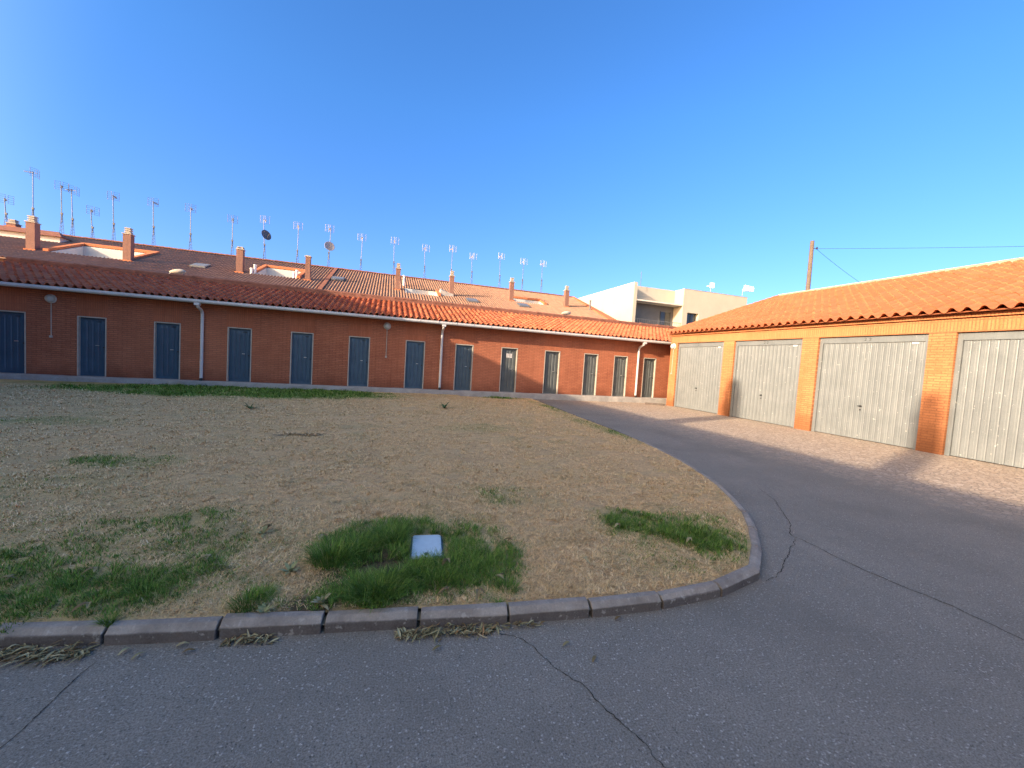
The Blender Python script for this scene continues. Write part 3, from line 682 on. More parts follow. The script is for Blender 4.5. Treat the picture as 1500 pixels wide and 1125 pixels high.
# timber lying at the foot of the corner pillar
lg = MB().hexa([(11.90, 16.10, .0), (12.62, 15.58, .0), (12.69, 15.67, .0), (11.97, 16.19, .0)], [(11.90, 16.10, .09), (12.62, 15.58, .09), (12.69, 15.67, .09), (11.97, 16.19, .09)]).build('timber_beam', M['wood'], bevel=.012)
props(lg, 'short brown timber lying on the ground at the garage corner pillar', 'timber')

# ------------------------------------------------------------------ meter box lid in the grass
ld = thing('box_lid', 'pale blue square plastic access cover set in long green grass near the kerb', 'cover', (LID[0], LID[1], .1))
def rrect(cx, cy, hx, hy, r, n=6):
    P = []
    for k, (sx, sy) in enumerate(((1, 1), (-1, 1), (-1, -1), (1, -1))):
        for i in range(n+1):
            a = math.pi/2*(k+i/n); P.append((cx+sx*(hx-r)+r*math.cos(a), cy+sy*(hy-r)+r*math.sin(a)))
    return P
zl = float(lawn_z(np.array([LID[0]]), np.array([LID[1]]), rel_r(np.array([LID[0]]), np.array([LID[1]])))[0])
sh = lambda P: [(x-(y-LID[1])*-.10, y-(x-LID[0])*.12) for x, y in P]
MB().prism(sh(rrect(LID[0], LID[1], .112, .185, .022)), 'z', zl-.02, zl+.028).build('lid_plate', M['lid'], ld, bevel=.005, bseg=2)
MB().prism(sh(rrect(LID[0], LID[1], .125, .198, .025)), 'z', zl-.06, zl+.012).build('box_rim', M['lidlock'], ld)
MB().lathe([(.016, 0), (.016, .006)], (LID[0]-.018, LID[1]-.145, zl+.028), (0, 0, 1), 14).build('lock', M['lidlock'], ld)

# ------------------------------------------------------------------ terraces behind, across the street
K = 1.65
def sc(x, y, z): return (x*K, y*K, 1.6+(z-1.6)*K)
SR = .366; YE0, ZE0, YR0 = 35.0, 6.44, 44.5; ZR0 = ZE0+SR*(YR0-YE0)
def rz(y): return ZE0+SR*(y-YE0)
cosr = 1/math.sqrt(1+SR*SR)
PITS = [(-23.3, -18.6, 37.6, 41.2), (-10.5, -7.3, 37.9, 41.0), (1.45, 4.4, 37.0, 38.9), (12.3, 15.4, 38.4, 39.9)]
def corrugated(mb, xa, xb, pitch=.235):
    n = int(round((xb-xa)/pitch)); pitch = (xb-xa)/n; prof = [(0, -.02), (.2, .035), (.42, .06), (.64, .035), (.84, -.02)]
    for c in range(n):
        u0 = xa+c*pitch; um = u0+pitch/2; iv = [(YE0-.45, YR0)]
        for pa, pb, y0, y1 in PITS:
            if pa < um < pb:
                iv = [(YE0-.45, y0), (y1, YR0)]
        pts = [(u0+f*pitch, h) for f, h in prof] + [(u0+pitch, -.02)]
        for y0, y1 in iv:
            ys = list(np.arange(y0, y1-.3, .9)) + [y1]
            b = len(mb.v)
            for j, y in enumerate(ys):
                for e, lf in (((0, .012),) if j == 0 else ((0, 0), (.001, .012)) if j < len(ys)-1 else ((0, 0),)):
                    for u, h in pts: mb.uv[len(mb.v)] = (c+.5, j+.5); mb.v.append((u, y+e, rz(y)+h+lf))
            nrow = (len(mb.v)-b)//len(pts); m_ = len(pts)
            for r_ in range(nrow-1):
                for k in range(m_-1): a = b+r_*m_+k; mb.f.append((a, a+1, a+m_+1, a+m_))
            mb.add([(u, YE0-.45, rz(YE0-.45)-.08) for u in (u0, u0+pitch)] + [(u0+pitch, YE0-.45, rz(YE0-.45)), (u0, YE0-.45, rz(YE0-.45))], [(0, 1, 2, 3)])
    for i in range(len(mb.v)): mb.uv.setdefault(i, (.5, .5))
houses = []
for xa, xb, lab in ((-44., -5.1, 'long terraced house roof of brown tiles on the far left behind the storage row'), (-5.1, 21.4, 'terraced house roof of sunlit brown tiles ending at the pale modern block')):
    h = thing('terraced_house', lab, 'house', ((xa+xb)/2, YE0, 0), 'terraced houses across the street')
    wl = MB(); wl.box(xa+.02, xb-.02, YE0, YE0+.3, 0, ZE0-.1); wl.box(xa+.02, xb-.02, 53.7, 54, 0, ZE0-.1)
    for q in (xa+.02, xb-.27): wl.prism([(YE0+.3, 0), (53.7, 0), (53.7, ZE0-.1), (YR0, ZR0-.25), (YE0+.3, ZE0-.1)], 'x', q, q+.25)
    wl.build('wall', M['brick_chim'], h)
    r_ = MB(); corrugated(r_, xa, xb); rr_ = r_.build('roof', M['tile_back'], h)
    rp = MB(); rp.hexa([(xa, YR0, ZR0-.2), (xb, YR0, ZR0-.2), (xb, 54.3, ZE0-.2), (xa, 54.3, ZE0-.2)], [(xa, YR0, ZR0), (xb, YR0, ZR0), (xb, 54.3, ZE0), (xa, 54.3, ZE0)]); rp.build('rear_roof', M['tile_back'], h)
    rd = MB(); ridge_caps(rd, (xa, YR0, ZR0+.02), (xb, YR0, ZR0+.02), .16, .45); rd.build('ridge_cap', M['ridge_tile'], rr_)
    if xb > 0:
        vv = MB()
        vv.hexa([(xb-.9, YE0-.45, rz(YE0-.45)+.07), (xb+.1, YE0-.45, rz(YE0-.45)+.07), (xb+.1, YR0, ZR0+.07), (xb-.16, YR0, ZR0+.07)], [(xb-.9, YE0-.45, rz(YE0-.45)+.15), (xb+.1, YE0-.45, rz(YE0-.45)+.15), (xb+.1, YR0, ZR0+.15), (xb-.16, YR0, ZR0+.15)])
        vv.build('verge', M['coping_red'], rr_)
        jt = MB(); jt.hexa([(xa-.16, YE0-.45, rz(YE0-.45)+.05), (xa+.16, YE0-.45, rz(YE0-.45)+.05), (xa+.16, YR0, ZR0+.05), (xa-.16, YR0, ZR0+.05)], [(xa-.16, YE0-.45, rz(YE0-.45)+.14), (xa+.16, YE0-.45, rz(YE0-.45)+.14), (xa+.16, YR0, ZR0+.14), (xa-.16, YR0, ZR0+.14)])
        jt.build('party_wall_ridge', M['ridge_tile'], rr_)
    houses.append(h)
def hs(x): return houses[0] if x < -5.1 else houses[1]
for i, (a, b, y0, y1) in enumerate(PITS):       # roof terraces cut into the slope
    zf = rz(y0)-.75; t = MB()
    t.box(a, b, y1-.12, y1, zf, rz(y1)-.02)
    for q0, q1 in ((a, a+.1), (b-.1, b)):
        t.prism([(y0, zf), (y1-.121, zf), (y1-.121, rz(y1-.12)-.01), (y0, rz(y0)-.01)], 'x', q0, q1)
    t.box(a+.1, b-.1, y0, y0+.1, zf, rz(y0)+.02); t.box(a, b, y0, y1, zf-.1, zf-.001)
    tr = t.build('roof_terrace', M['render_w'], hs(a))
    c = MB(); s = lambda xa, xb, ya, yb: c.hexa([(xa, ya, rz(ya)+.05), (xb, ya, rz(ya)+.05), (xb, yb, rz(yb)+.05), (xa, yb, rz(yb)+.05)], [(xa, ya, rz(ya)+.22), (xb, ya, rz(ya)+.22), (xb, yb, rz(yb)+.22), (xa, yb, rz(yb)+.22)])
    if i < 2 or i == 3: s(a-.18, b+.18, y1, y1+.3)
    if i < 2: s(a-.18, a+.12, y0, y1-.001); s(b-.12, b+.18, y0, y1-.001)
    else: s(b-.12, b+.18, y0, y1-.001)
    c.build('coping', M['coping_red'], tr)
for i, (x, y, z) in enumerate([(-8.7, 23.25, 0), (-2.64, 23.87, 0), (4.46, 22.1, 0), (7.55, 22.28, 0)]):
    X, Y, _ = sc(x, y, z); hw = .52; hl = .55; f = MB()
    f.hexa([(X-hw, Y-hl, rz(Y-hl)+.05), (X+hw, Y-hl, rz(Y-hl)+.05), (X+hw, Y+hl, rz(Y+hl)+.05), (X-hw, Y+hl, rz(Y+hl)+.05)], [(X-hw, Y-hl, rz(Y-hl)+.16), (X+hw, Y-hl, rz(Y-hl)+.16), (X+hw, Y+hl, rz(Y+hl)+.16), (X-hw, Y+hl, rz(Y+hl)+.16)])
    sk = f.build('skylight', M['mast'], hs(X)); q = .08
    MB().hexa([(X-hw+q, Y-hl+q, rz(Y-hl+q)+.161), (X+hw-q, Y-hl+q, rz(Y-hl+q)+.161), (X+hw-q, Y+hl-q, rz(Y+hl-q)+.161), (X-hw+q, Y+hl-q, rz(Y+hl-q)+.161)], [(X-hw+q, Y-hl+q, rz(Y-hl+q)+.17), (X+hw-q, Y-hl+q, rz(Y-hl+q)+.17), (X+hw-q, Y+hl-q, rz(Y+hl-q)+.17), (X-hw+q, Y+hl-q, rz(Y+hl-q)+.17)]).build('pane', M['skyl'], sk)
CH = [(-14.59, 22.86, 6.26, 6.55, .40), (-11.26, 22.78, 6.26, 6.56, .39), (-6.95, 22.94, 6.24, 6.38, .38), (-3.96, 22.93, 6.31, 6.38, .31), (.47, 23.03, 6.30, 6.60, .33), (3.41, 22.98, 6.25, 6.56, .33), (7.15, 23.52, 6.45, 6.73, .34), (10.84, 23.52, 6.37, 6.67, .36)]
def chimney(parent, X, Y, zb, z1, z2, w):
    d = w; c = MB(); c.box(X-w/2, X+w/2, Y-d/2, Y+d/2, zb-.5, z1)
    ch = c.build('chimney', M['brick_chim'], parent)
    e = .05; cp = MB(); cp.box(X-w/2-e, X+w/2+e, Y-d/2-e, Y+d/2+e, z1, z1+.06)
    zz = z1+.06; w2 = w*.34
    if z2-z1 > .3:
        n = 3; st = (z2-zz)/n
        for k in range(n):
            cp.box(X-w2*.8, X+w2*.8, Y-w2*.8, Y+w2*.8, zz+st*k, zz+st*k+st*.45); cp.box(X-w2*1.15, X+w2*1.15, Y-w2*1.15, Y+w2*1.15, zz+st*k+st*.45, zz+st*(k+1)-.004)
    else:
        for sx in (-1, 1):
            for sy in (-1, 1): cp.box(X+sx*w*.36-.04, X+sx*w*.36+.04, Y+sy*d*.36-.04, Y+sy*d*.36+.04, zz, z2-.05)
        cp.box(X-w*.45, X+w*.45, Y-d*.45, Y+d*.45, z2-.05, z2)
    cp.build('chimney_cap', M['capmetal'], ch)
    fl = MB(); fl.box(X-w/2-.08, X+w/2+.08, Y-d/2-.08, Y+d/2+.05, zb-.5, zb+.0); fl.build('flashing', M['coping_red'], ch)
for x, y, z1, z2, w_ in CH:
    X, Y, Z1 = sc(x, y, z1); Z2 = 1.6+(z2-1.6)*K; chimney(hs(X), X, Y, rz(Y), Z1, Z2, w_*K*.74)
for x, y, zt in [(-6.34, 23.01, 5.59), (-6.46, 22.92, 5.39), (-4.62, 23.06, 5.45), (-4.53, 23.31, 5.61), (.83, 24.2, 6.17)]:
    X, Y, Z = sc(x, y, zt); v = MB(); v.tube([(X, Y, rz(Y)-.1), (X, Y, Z)], .10, 10); v.lathe([(.13, 0), (.13, .07), (.03, .1)], (X, Y, Z), (0, 0, 1), 10); v.build('vent_pipe', M['white'], hs(X))
bx = sc(3.0, 23.0, 5.2); rb = MB()
rb.hexa([(bx[0]-.5, bx[1]-.5, rz(bx[1]-.5)), (bx[0]+.9, bx[1]-.5, rz(bx[1]-.5)), (bx[0]+.9, bx[1]+.4, rz(bx[1]+.4)), (bx[0]-.5, bx[1]+.4, rz(bx[1]+.4))], [(bx[0]-.3, bx[1]-.4, rz(bx[1])+.35), (bx[0]+.8, bx[1]-.4, rz(bx[1])+.1), (bx[0]+.8, bx[1]+.3, rz(bx[1])+.2), (bx[0]-.3, bx[1]+.3, rz(bx[1])+.6)])
rb.build('chimney_saddle', M['conc'], houses[1])

# taller house end with a white band under its own roof, far left
th = thing('tall_house', 'taller house top with white band wall and tiled hip at far left skyline', 'house', (-31, 43.3, 6))
k2 = 1.0
tw = MB(); tw.box(-41, -24.75, 41.3, 44.3, 6, 9.2); tw.build('wall', M['render_w'], th)
tr = MB(); tr.add([(-41.5, 41.05, 9.22), (-24.5, 41.05, 9.18), (-24.9, 46.5, 9.36), (-41.5, 46.5, 9.40), (-41.5, 42.6, 9.80), (-25.6, 42.6, 9.84), (-26.4, 44.6, 9.95), (-41.5, 44.6, 9.95)],
                  [(0, 1, 5, 4), (1, 2, 6, 5), (2, 3, 7, 6), (4, 5, 6, 7), (3, 2, 1, 0)])
tro = tr.build('roof', M['ridge_tile'], th)
chimney(th, -29.0, 43.6, 10.0, 10.2, 10.55, .55)

# west terrace beside the courtyard (left of the view; it throws the long morning shadow)
wt = thing('terraced_house', 'long house block beside the courtyard casting its roof and chimney shadow', 'house', (-19.5, -10, 0))
XR, ZR = -19.5, (8.62+19.5)*.374
wl = MB(); wl.box(-25.5, -13.6, -45, 16.2, 0, ZR-5.9*.36-.05); wl.build('wall', M['brick_gar'], wt)
r_ = MB(); r_.add([(-13.2, -45, ZR-6.3*.36), (-13.2, 16.6, ZR-6.3*.36), (XR, 16.6, ZR), (XR, -45, ZR), (-25.8, 16.6, ZR-6.3*.36), (-25.8, -45, ZR-6.3*.36)], [(0, 1, 2, 3), (3, 2, 4, 5), (1, 4, 2), (0, 3, 5), (0, 5, 4, 1)])
r_.build('roof', M['tile_back'], wt)
A, E = R(20.5), math.atan(.374*math.cos(R(20.5)))
for yt, wd in ((12.22, .56), (6.26, .46), (-1.5, .5)):
    Xc = -18.2; dx = 13.0-Xc; Yc = yt-dx*math.tan(A); zc = 1.42+dx*.374
    chimney(wt, Xc, Yc, ZR-.47, zc-.5, zc, wd)

# ------------------------------------------------------------------ television aerials
ANT = [(-18.22,6.91,8.35),(-17.21,7.01,9.84),(-16.09,6.67,9.38),(-15.66,6.6,9.26),(-14.85,6.61,8.37),(-13.97,6.57,9.26),(-12.25,6.6,9.26),(-10.58,6.55,9.23),(-8.59,6.56,8.97),(-6.98,6.54,9.2),
       (-5.26,6.57,9.13),(-3.55,6.55,9.25),(-1.71,6.54,9.0),(.26,6.57,9.09),(2.19,6.58,8.91),(3.93,6.57,9.12),(5.33,6.6,8.82),(7.3,6.59,9.1),(8.97,6.5,8.96),(10.42,6.51,9.01)]
ORD = ['first', 'second', 'third', 'fourth', 'fifth', 'sixth', 'seventh', 'eighth', 'ninth', 'tenth', 'eleventh', 'twelfth', 'thirteenth', 'fourteenth', 'fifteenth', 'sixteenth', 'seventeenth', 'eighteenth', 'nineteenth', 'twentieth']
def aerial_head(mb, c, az, s=1.0):
    c = np.array(c, float); f = np.array([math.cos(az), math.sin(az), .08]); f /= np.linalg.norm(f); sd = np.array([-math.sin(az), math.cos(az), 0]); up = np.array([0, 0, 1.])
    mb.tube([c-f*.35*s, c+f*.75*s], .017, 5)
    for k in range(7):
        q = c+f*(.0+.11*k)*s; l = (.17-.008*k)*s
        mb.tube([q-up*l*.7-sd*l*.5, q+up*l*.7+sd*l*.5], .008, 4); mb.tube([q-up*l*.7+sd*l*.5, q+up*l*.7-sd*l*.5], .008, 4)
    for sg in (-1, 1):                                        # the two reflector grids
        e = c-f*.32*s+sd*sg*.45*s+f*.16*s; i_ = c-f*.32*s+sd*sg*.08*s
        for q in (e, i_): mb.tube([q-up*.42*s, q+up*.42*s], .014, 4)
        for z in (-.38, -.2, 0, .2, .38): mb.tube([e+up*z*s, i_+up*z*s], .009, 4)
for i, (x, zb, zt) in enumerate(ANT):
    X, Y, ZB_ = sc(x, 27.0, zb); ZT_ = 1.6+(zt-1.6)*K; ZB_ = min(ZB_, ZR0+.15)
    extra = {1: ', tallest', 9: ', with dark dish', 11: ', with pale dish'}.get(i, '')
    a = thing('tv_aerial', f'thin lattice mast aerial, {ORD[i]} from left along far ridge{extra}', 'aerial', (X, YR0, ZB_), 'television aerials along the far ridge')
    hgt = ZT_-ZB_-.35; lat = hgt*rng.uniform(.36, .48); head = ZT_-.42
    mm = MB(); mm.tube([(X, YR0, ZB_+lat*.6), (X+rng.normal(0, .05), YR0+rng.normal(0, .05), head+.1)], .028, 6); mm.build('mast', M['mast'], a)
    lm = MB(); q = [(.16, .0), (-.09, .14), (-.09, -.14)]
    for u, v in q: lm.tube([(X+u, YR0+v, ZB_-.25), (X+u*.25, YR0+v*.25, ZB_+lat)], .013, 5)
    nb = 6
    for k in range(nb):
        f0, f1 = k/nb, (k+1)/nb
        for j in range(3):
            u0, v0 = q[j]; u1, v1 = q[(j+1) % 3]; s0, s1 = 1-.75*f0, 1-.75*f1
            lm.tube([(X+u0*s0, YR0+v0*s0, ZB_+lat*f0), (X+u1*s1, YR0+v1*s1, ZB_+lat*f1)], .008, 4)
    lm.box(X-.07, X+.07, YR0-.05, YR0+.05, ZB_+lat-.08, ZB_+lat+.08)
    lm.build('lattice_base', M['mast'], a)
    hd = MB(); az = R(100)+rng.normal(0, .12) if i > 4 else R(118)+rng.normal(0, .2)
    if i == 1: az = R(172)
    if i == 3: az = R(160)
    aerial_head(hd, (X, YR0, head), az, .85); hd.build('aerial_head', M['alu'] if i > 8 else M['mast'], a)
    if i in (9, 11):
        zz = ZB_+(ZT_-ZB_)*(.57 if i == 9 else .50); d = np.array([.75, -.65, .25]) if i == 9 else np.array([.35, -.9, .25]); d /= np.linalg.norm(d)
        MB().lathe([(.05, -.14), (.3, -.07), (.48, 0), (.49, .01), (.47, .012), (.28, -.05), (.04, -.10)], np.array([X, YR0, zz])+d*.22, d, 20).build('satellite_dish', M['dish'] if i == 9 else M['alu'], a, smooth=True)
        MB().tube([np.array([X, YR0, zz])+d*.2-np.array([0, 0, .4]), np.array([X, YR0, zz])+d*.75], .02, 5).build('dish_arm', M['mast'], a)

# street lamps whose heads show over the storage roof
for x, lab, s in ((-10.75, 'pale street lamp head peeking over the shaded left part of the storage roof', 1), (11.9, 'pale street lamp head peeking over the sunlit right part of the storage roof', 1)):
    s_ = thing('street_lamp', lab, 'street lamp', (x-.5, 25.9, 0), 'street lamps behind the storage row')
    MB().tube([(x-.5, 25.9, 0), (x-.5, 25.9, 4.5), (x-.42, 25.87, 4.98), (x-.22, 25.84, 5.2)], [.08, .05, .04, .035], 10).build('pole', M['mast'], s_)
    hd = MB(); b = []
    pr = [(0, .03), (.10, .075), (.25, .12), (.45, .13), (.62, .10), (.72, .03)]
    hd.tube([(x-.28+q, 25.83, 5.24+.22*q-.12*q*q) for q, _ in pr], [r for _, r in pr], 12); hd.build('lamp_head', M['render'], s_, smooth=True)

# ------------------------------------------------------------------ pale modern block
Q = 1.15
def wb(x, y, z): return (x*Q, y*Q, 1.6+(z-1.6)*Q)
mod = thing('apartment_block', 'pale cream modern flat roofed block with recessed balcony behind the roofs', 'building', (wb(30, 36, 0)[0], 36*Q, 0))
zt = 1.6+(10.70-1.6)*Q; X = lambda v: v*Q; Z = lambda v: 1.6+(v-1.6)*Q; Y0 = 36*Q
m_ = MB(); YR_ = Y0+1.65; YF = 48.6*Q
m_.box(X(24.20), X(24.57), Y0, YF, 0, zt)                                     # west flank
m_.box(X(24.58), X(30.45), YR_, YR_+.3, Z(9.05), zt-.02)                       # parapet wall over the balcony
m_.box(X(30.46), X(31.10), Y0, YF, 0, zt); m_.box(X(32.62), X(39.3), Y0, YF, 0, zt)
m_.box(X(31.10)+.001, X(32.62)-.001, Y0+.002, YF, Z(8.2), zt-.003); m_.box(X(31.10)+.001, X(32.62)-.001, Y0+.002, YF, 0, Z(6.2))
m_.box(X(24.58), X(30.45), Y0+.05, YF, 0, Z(6.35))                             # floor below the balcony
m_.box(X(39.31), X(45.5), Y0+3.2, YF, 0, Z(10.35))
m_.build('wall', M['render'], mod)
MB().box(X(24.58), X(30.45), YR_+.02, YR_+.28, Z(6.36), Z(9.04)).build('balcony_wall', M['greytile'], mod)
MB().box(X(24.58), X(30.45), Y0+.05, YR_, Z(8.86), Z(9.0)).build('canopy', M['render_w'], mod)
bd_ = MB(); bd_.box(X(28.75), X(30.0), YR_-.02, YR_+.019, Z(6.37), Z(8.2)); bdo = bd_.build('balcony_door', M['glass'], mod)
f = MB(); f.box(X(28.68), X(28.75), YR_-.04, YR_+.019, Z(6.37), Z(8.26)); f.box(X(30.0), X(30.07), YR_-.04, YR_+.019, Z(6.37), Z(8.26)); f.box(X(29.34), X(29.40), YR_-.04, YR_-.021, Z(6.37), Z(8.2)); f.build('frame', M['dark'], bdo)
rl = MB(); rl.box(X(24.6), X(30.42), Y0+.08, Y0+.12, Z(6.95), Z(7.0))
for k in range(24): q = X(24.7)+(X(30.35)-X(24.7))*k/23; rl.box(q-.012, q+.012, Y0+.09, Y0+.11, Z(6.35), Z(6.95))
rl.build('balcony_rail', M['mast'], mod)
wd = MB(); wd.box(X(31.12), X(32.60), Y0+.45, Y0+.5, Z(6.21), Z(8.19)); wdo = wd.build('window', M['glass'], mod)
f = MB(); f.box(X(31.10)+.01, X(31.18), Y0+.40, Y0+.449, Z(6.2)+.01, Z(8.19)); f.box(X(32.54), X(32.62)-.01, Y0+.40, Y0+.449, Z(6.2)+.01, Z(8.19)); f.box(X(31.83), X(31.88), Y0+.41, Y0+.449, Z(6.21), Z(8.19)); f.build('frame', M['dark'], wdo)
cp = MB(); cp.box(X(32.62), X(39.3)+.02, Y0-.03, Y0+.35, zt, zt+.05); cp.box(X(30.44), X(32.62), Y0-.03, Y0+.35, zt+.001, zt+.051); cp.build('parapet_cap', M['conc'], mod)
o = thing('roof_rod', 'thin bare rod standing on the pale block roof above the balcony', 'rod', wb(25.6, 37, 10.7)); MB().tube([wb(25.6, 37, 10.6), wb(25.6, 37, 12.1)], .03, 5).build('rod', M['mast'], o)
for x, y, z1, az, s, lab, big in ((34.9, 37.0, 11.7, R(100), .85, 'small white aerial in the middle of the pale block roof', 0), (39.55, 37, 11.75, R(5), 1.0, 'bright white panel aerial at the right end of the pale block roof', 1)):
    o = thing('roof_aerial', lab, 'aerial', wb(x, y, 10.7)); P = np.array(wb(x, y, z1))
    MB().tube([wb(x, y, 10.5), P], .035, 6).build('mast', M['alu'], o); hd = MB()
    if not big: aerial_head(hd, P, az, s); hd.box(P[0]-.28, P[0]+.28, P[1]-.33, P[1]-.3, P[2]-.3, P[2]+.35)
    else:
        hd.hexa([P+(.05, -.1, -.12), P+(1.85, -.1, .0), P+(1.85, .1, .0), P+(.05, .1, -.12)], [P+(.15, -.1, .12), P+(1.9, -.1, .5), P+(1.9, .1, .5), P+(.15, .1, .12)])
        hd.hexa([P+(.0, -.05, -.1), P+(.25, -.05, -.05), P+(.25, .05, -.05), P+(0, .05, -.1)], [P+(.35, -.05, .7), P+(.5, -.05, .7), P+(.5, .05, .7), P+(.35, .05, .7)])
        for k in range(6): hd.tube([P+np.array([.45+.26*k, 0, .15]), P+np.array([.5+.26*k, 0, .68])], .03, 5)
    hd.build('aerial_head', M['white'], o)
o = thing('flue_pipe', 'dark thin flue standing on the tiled verge before the pale block', 'flue', sc(12.4, 23.2, 5.27)); P = sc(12.4, 23.2, 5.27)
MB().tube([(P[0], P[1], P[2]-.3), (P[0], P[1], P[2]+.95)], .09, 8).build('pipe', M['mast'], o); MB().lathe([(.13, 0), (.13, .05), (.02, .12)], (P[0], P[1], P[2]+.95), (0, 0, 1), 10).build('cowl', M['mast'], o)

# utility pole and wires beyond the garage roof
up = thing('utility_pole', 'weathered wooden utility pole rising behind the garage roof ridge', 'pole', (29.7, 22, 0))
MB().tube([(29.8, 22, 0), (29.67, 22, 11.93)], [.19, .13], 14).build('pole', M['wood'], up, smooth=True)
fi = MB(); fi.tube([(29.68, 21.9, 11.35), (29.95, 21.8, 11.38)], .025, 6); fi.lathe([(.05, 0), (.07, .05), (.04, .1), (.06, .15), (.02, .18)], (29.93, 21.8, 11.3), (0, 0, 1), 10); fi.build('insulator', M['dark'], up)
def wire(label, a, b, sag):
    a = np.array(a, float); b = np.array(b, float); P = [a+(b-a)*t-np.array([0, 0, sag*4*t*(1-t)]) for t in np.linspace(0, 1, 24)]
    o = MB().tube(P, .011, 5).build('overhead_wire', M['dark']); props(o, label, 'wire', 'wires from the utility pole')
wire('long thin overhead wire running right from the utility pole', (29.95, 21.8, 11.36), (44.5, 5.0, 9.9), .15)
wire('thin wire sloping down from the utility pole behind the garage ridge', (29.95, 21.8, 11.3), (38.6, 23.4, 9.7), .1)

# ------------------------------------------------------------------ litter, leaves and weeds
M['leaf'] = blade_mat('dry_leaf', [(0, (.08, .045, .02)), (.25, (.17, .10, .05)), (.5, (.24, .20, .10)), (.8, (.40, .34, .19)), (.92, (.52, .46, .28)), (1, (.30, .12, .04))], (.19, .16, .08))
def leaf_into(mb, c, az, L, W, curl, tilt, nseg=5):
    c = np.array(c, float); d = np.array([math.cos(az), math.sin(az), 0]); s = np.array([-math.sin(az), math.cos(az), 0]); rows = []
    for i in range(nseg+1):
        t = i/nseg; ww = W*math.sin(math.pi*min(1, .08+t*.92))**.8; z = curl*math.sin(math.pi*t)*L + tilt*t*L
        p = c+d*(t-.5)*L+np.array([0, 0, z]); rows.append((p-s*ww+np.array([0, 0, ww*.5]), p, p+s*ww+np.array([0, 0, ww*.5])))
    b = len(mb.v)
    for r_ in rows: mb.v += [tuple(q) for q in r_]
    for i in range(nseg):
        for k in range(2): mb.f.append((b+i*3+k, b+i*3+k+1, b+i*3+4+k, b+i*3+3+k))
def leaf_obj(mb, name, nv, label, cat, group=None, kind=None):
    o = mb.build(name, M['leaf']); me = o.data; k = max(1, len(me.vertices)//nv)
    a = me.attributes.new('rnd', 'FLOAT', 'POINT'); a.data.foreach_set('value', np.repeat(rng.random(k), nv)[:len(me.vertices)].astype(np.float32)); props(o, label, cat, group, kind); return o
def heap(x0, x1, y0, y1, n, label):
    mb = MB()
    for i in range(n):
        u, v = rng.random(), rng.normal(.5, .22); x = x0+(x1-x0)*u; yk = np.interp(x, KC[:160, 0], KC[:160, 1])
        y = yk - .012 - abs(v)*(y1-y0); leaf_into(mb, (x, y, .006+.022*rng.random()*math.sin(math.pi*u)), rng.normal(.15, .9), rng.choice([rng.uniform(.02, .05), rng.uniform(.04, .085)]), rng.uniform(.002, .0075), rng.normal(.02, .10), rng.normal(0, .22))
    leaf_obj(mb, 'leaf_litter', 18, label, 'leaves', None, 'stuff')
heap(-1.85, -1.36, 0, .12, 300, 'heap of dry leaves against the kerb at the left edge')
heap(.13, .68, 0, .10, 280, 'heap of dry leaves in the gutter below the access cover')
heap(-.76, -.50, 0, .05, 80, 'thin strip of dry leaves along the kerb left of the cover')
heap(.68, 1.0, 0, .05, 45, 'sparse line of brown leaves along the kerb beside the crack')
lz = lambda x, y: float(lawn_z(np.array([x]), np.array([y]), rel_r(np.array([x]), np.array([y])))[0])
for i, (x, y, ang) in enumerate([(-.85, 3.55, .2), (-.41, 3.3, 1.2), (-2.06, 3.03, .1), (-1.68, 3.05, .6), (.47, 2.76, .9), (1.02, 3.01, -.5), (2.1, 3.1, .4), (-1.5, 2.66, .8), (.42, 2.42, .2), (.8, 2.5, -.9), (.62, 2.36, 1.3), (2.6, 2.75, .4), (-1.1, 3.1, .2), (1.5, 2.6, 2)]):
    mb = MB(); leaf_into(mb, (x, y, lz(x, y)+.045), ang, .085, .014, .2, .1); leaf_into(mb, (x+.02, y+.012, lz(x, y)+.05), ang+1.1, .055, .010, .25, .1)
    leaf_obj(mb, 'dry_leaf', 18, 'curled pale dry leaf lying on the lawn grass', 'leaf', 'dry leaves scattered on the lawn')
for i, (x, y, ang) in enumerate([(-1.2, 2.43, 1.0), (-.95, 2.42, .2), (1.49, 2.11, .2), (1.16, 1.83, .7), (1.06, 1.97, .3), (-.9, 2.36, .1), (-1.12, 2.38, .9), (.34, 2.10, .4)]):
    mb = MB(); leaf_into(mb, (x, y, .008), ang, .06, .009, .15, 0)
    leaf_obj(mb, 'dry_leaf', 18, 'small dry leaf lying on the asphalt by the kerb', 'leaf', 'dry leaves scattered on the road')
def weed(x, y, h, n, label, mat, w=.012):
    mb = MB(); z = lz(x, y)
    for k in range(n):
        az = 2*math.pi*k/n+rng.normal(0, .3); el = rng.uniform(.35, 1.2); d = np.array([math.cos(az)*math.cos(el), math.sin(az)*math.cos(el), math.sin(el)]); s = np.array([-math.sin(az), math.cos(az), 0]); L = h*rng.uniform(.6, 1.1); b = len(mb.v)
        for i in range(5):
            t = i/4; p = np.array([x, y, z])+d*L*t-np.array([0, 0, .35*L*t*t]); ww = w*math.sin(math.pi*(.1+.88*t)); mb.v += [tuple(p-s*ww), tuple(p+s*ww)]
        for i in range(4): mb.f.append((b+2*i, b+2*i+1, b+2*i+3, b+2*i+2))
    props(mb.build('weed', mat), label, 'weed', 'weeds in the lawn')
M['weed'] = plain('pale_weed_leaf', (.27, .27, .13), .8, .2, var=.3, scale=20); M['weedg'] = plain('weed_leaf', (.05, .10, .03), .8, .2, var=.3, scale=20); M['straw'] = plain('dry_stalk', (.34, .29, .17), .8, .2, var=.3, scale=20)
weed(-.55, 2.92, .11, 9, 'pale leafy weed at the left edge of the long grass by the cover', M['weed'])
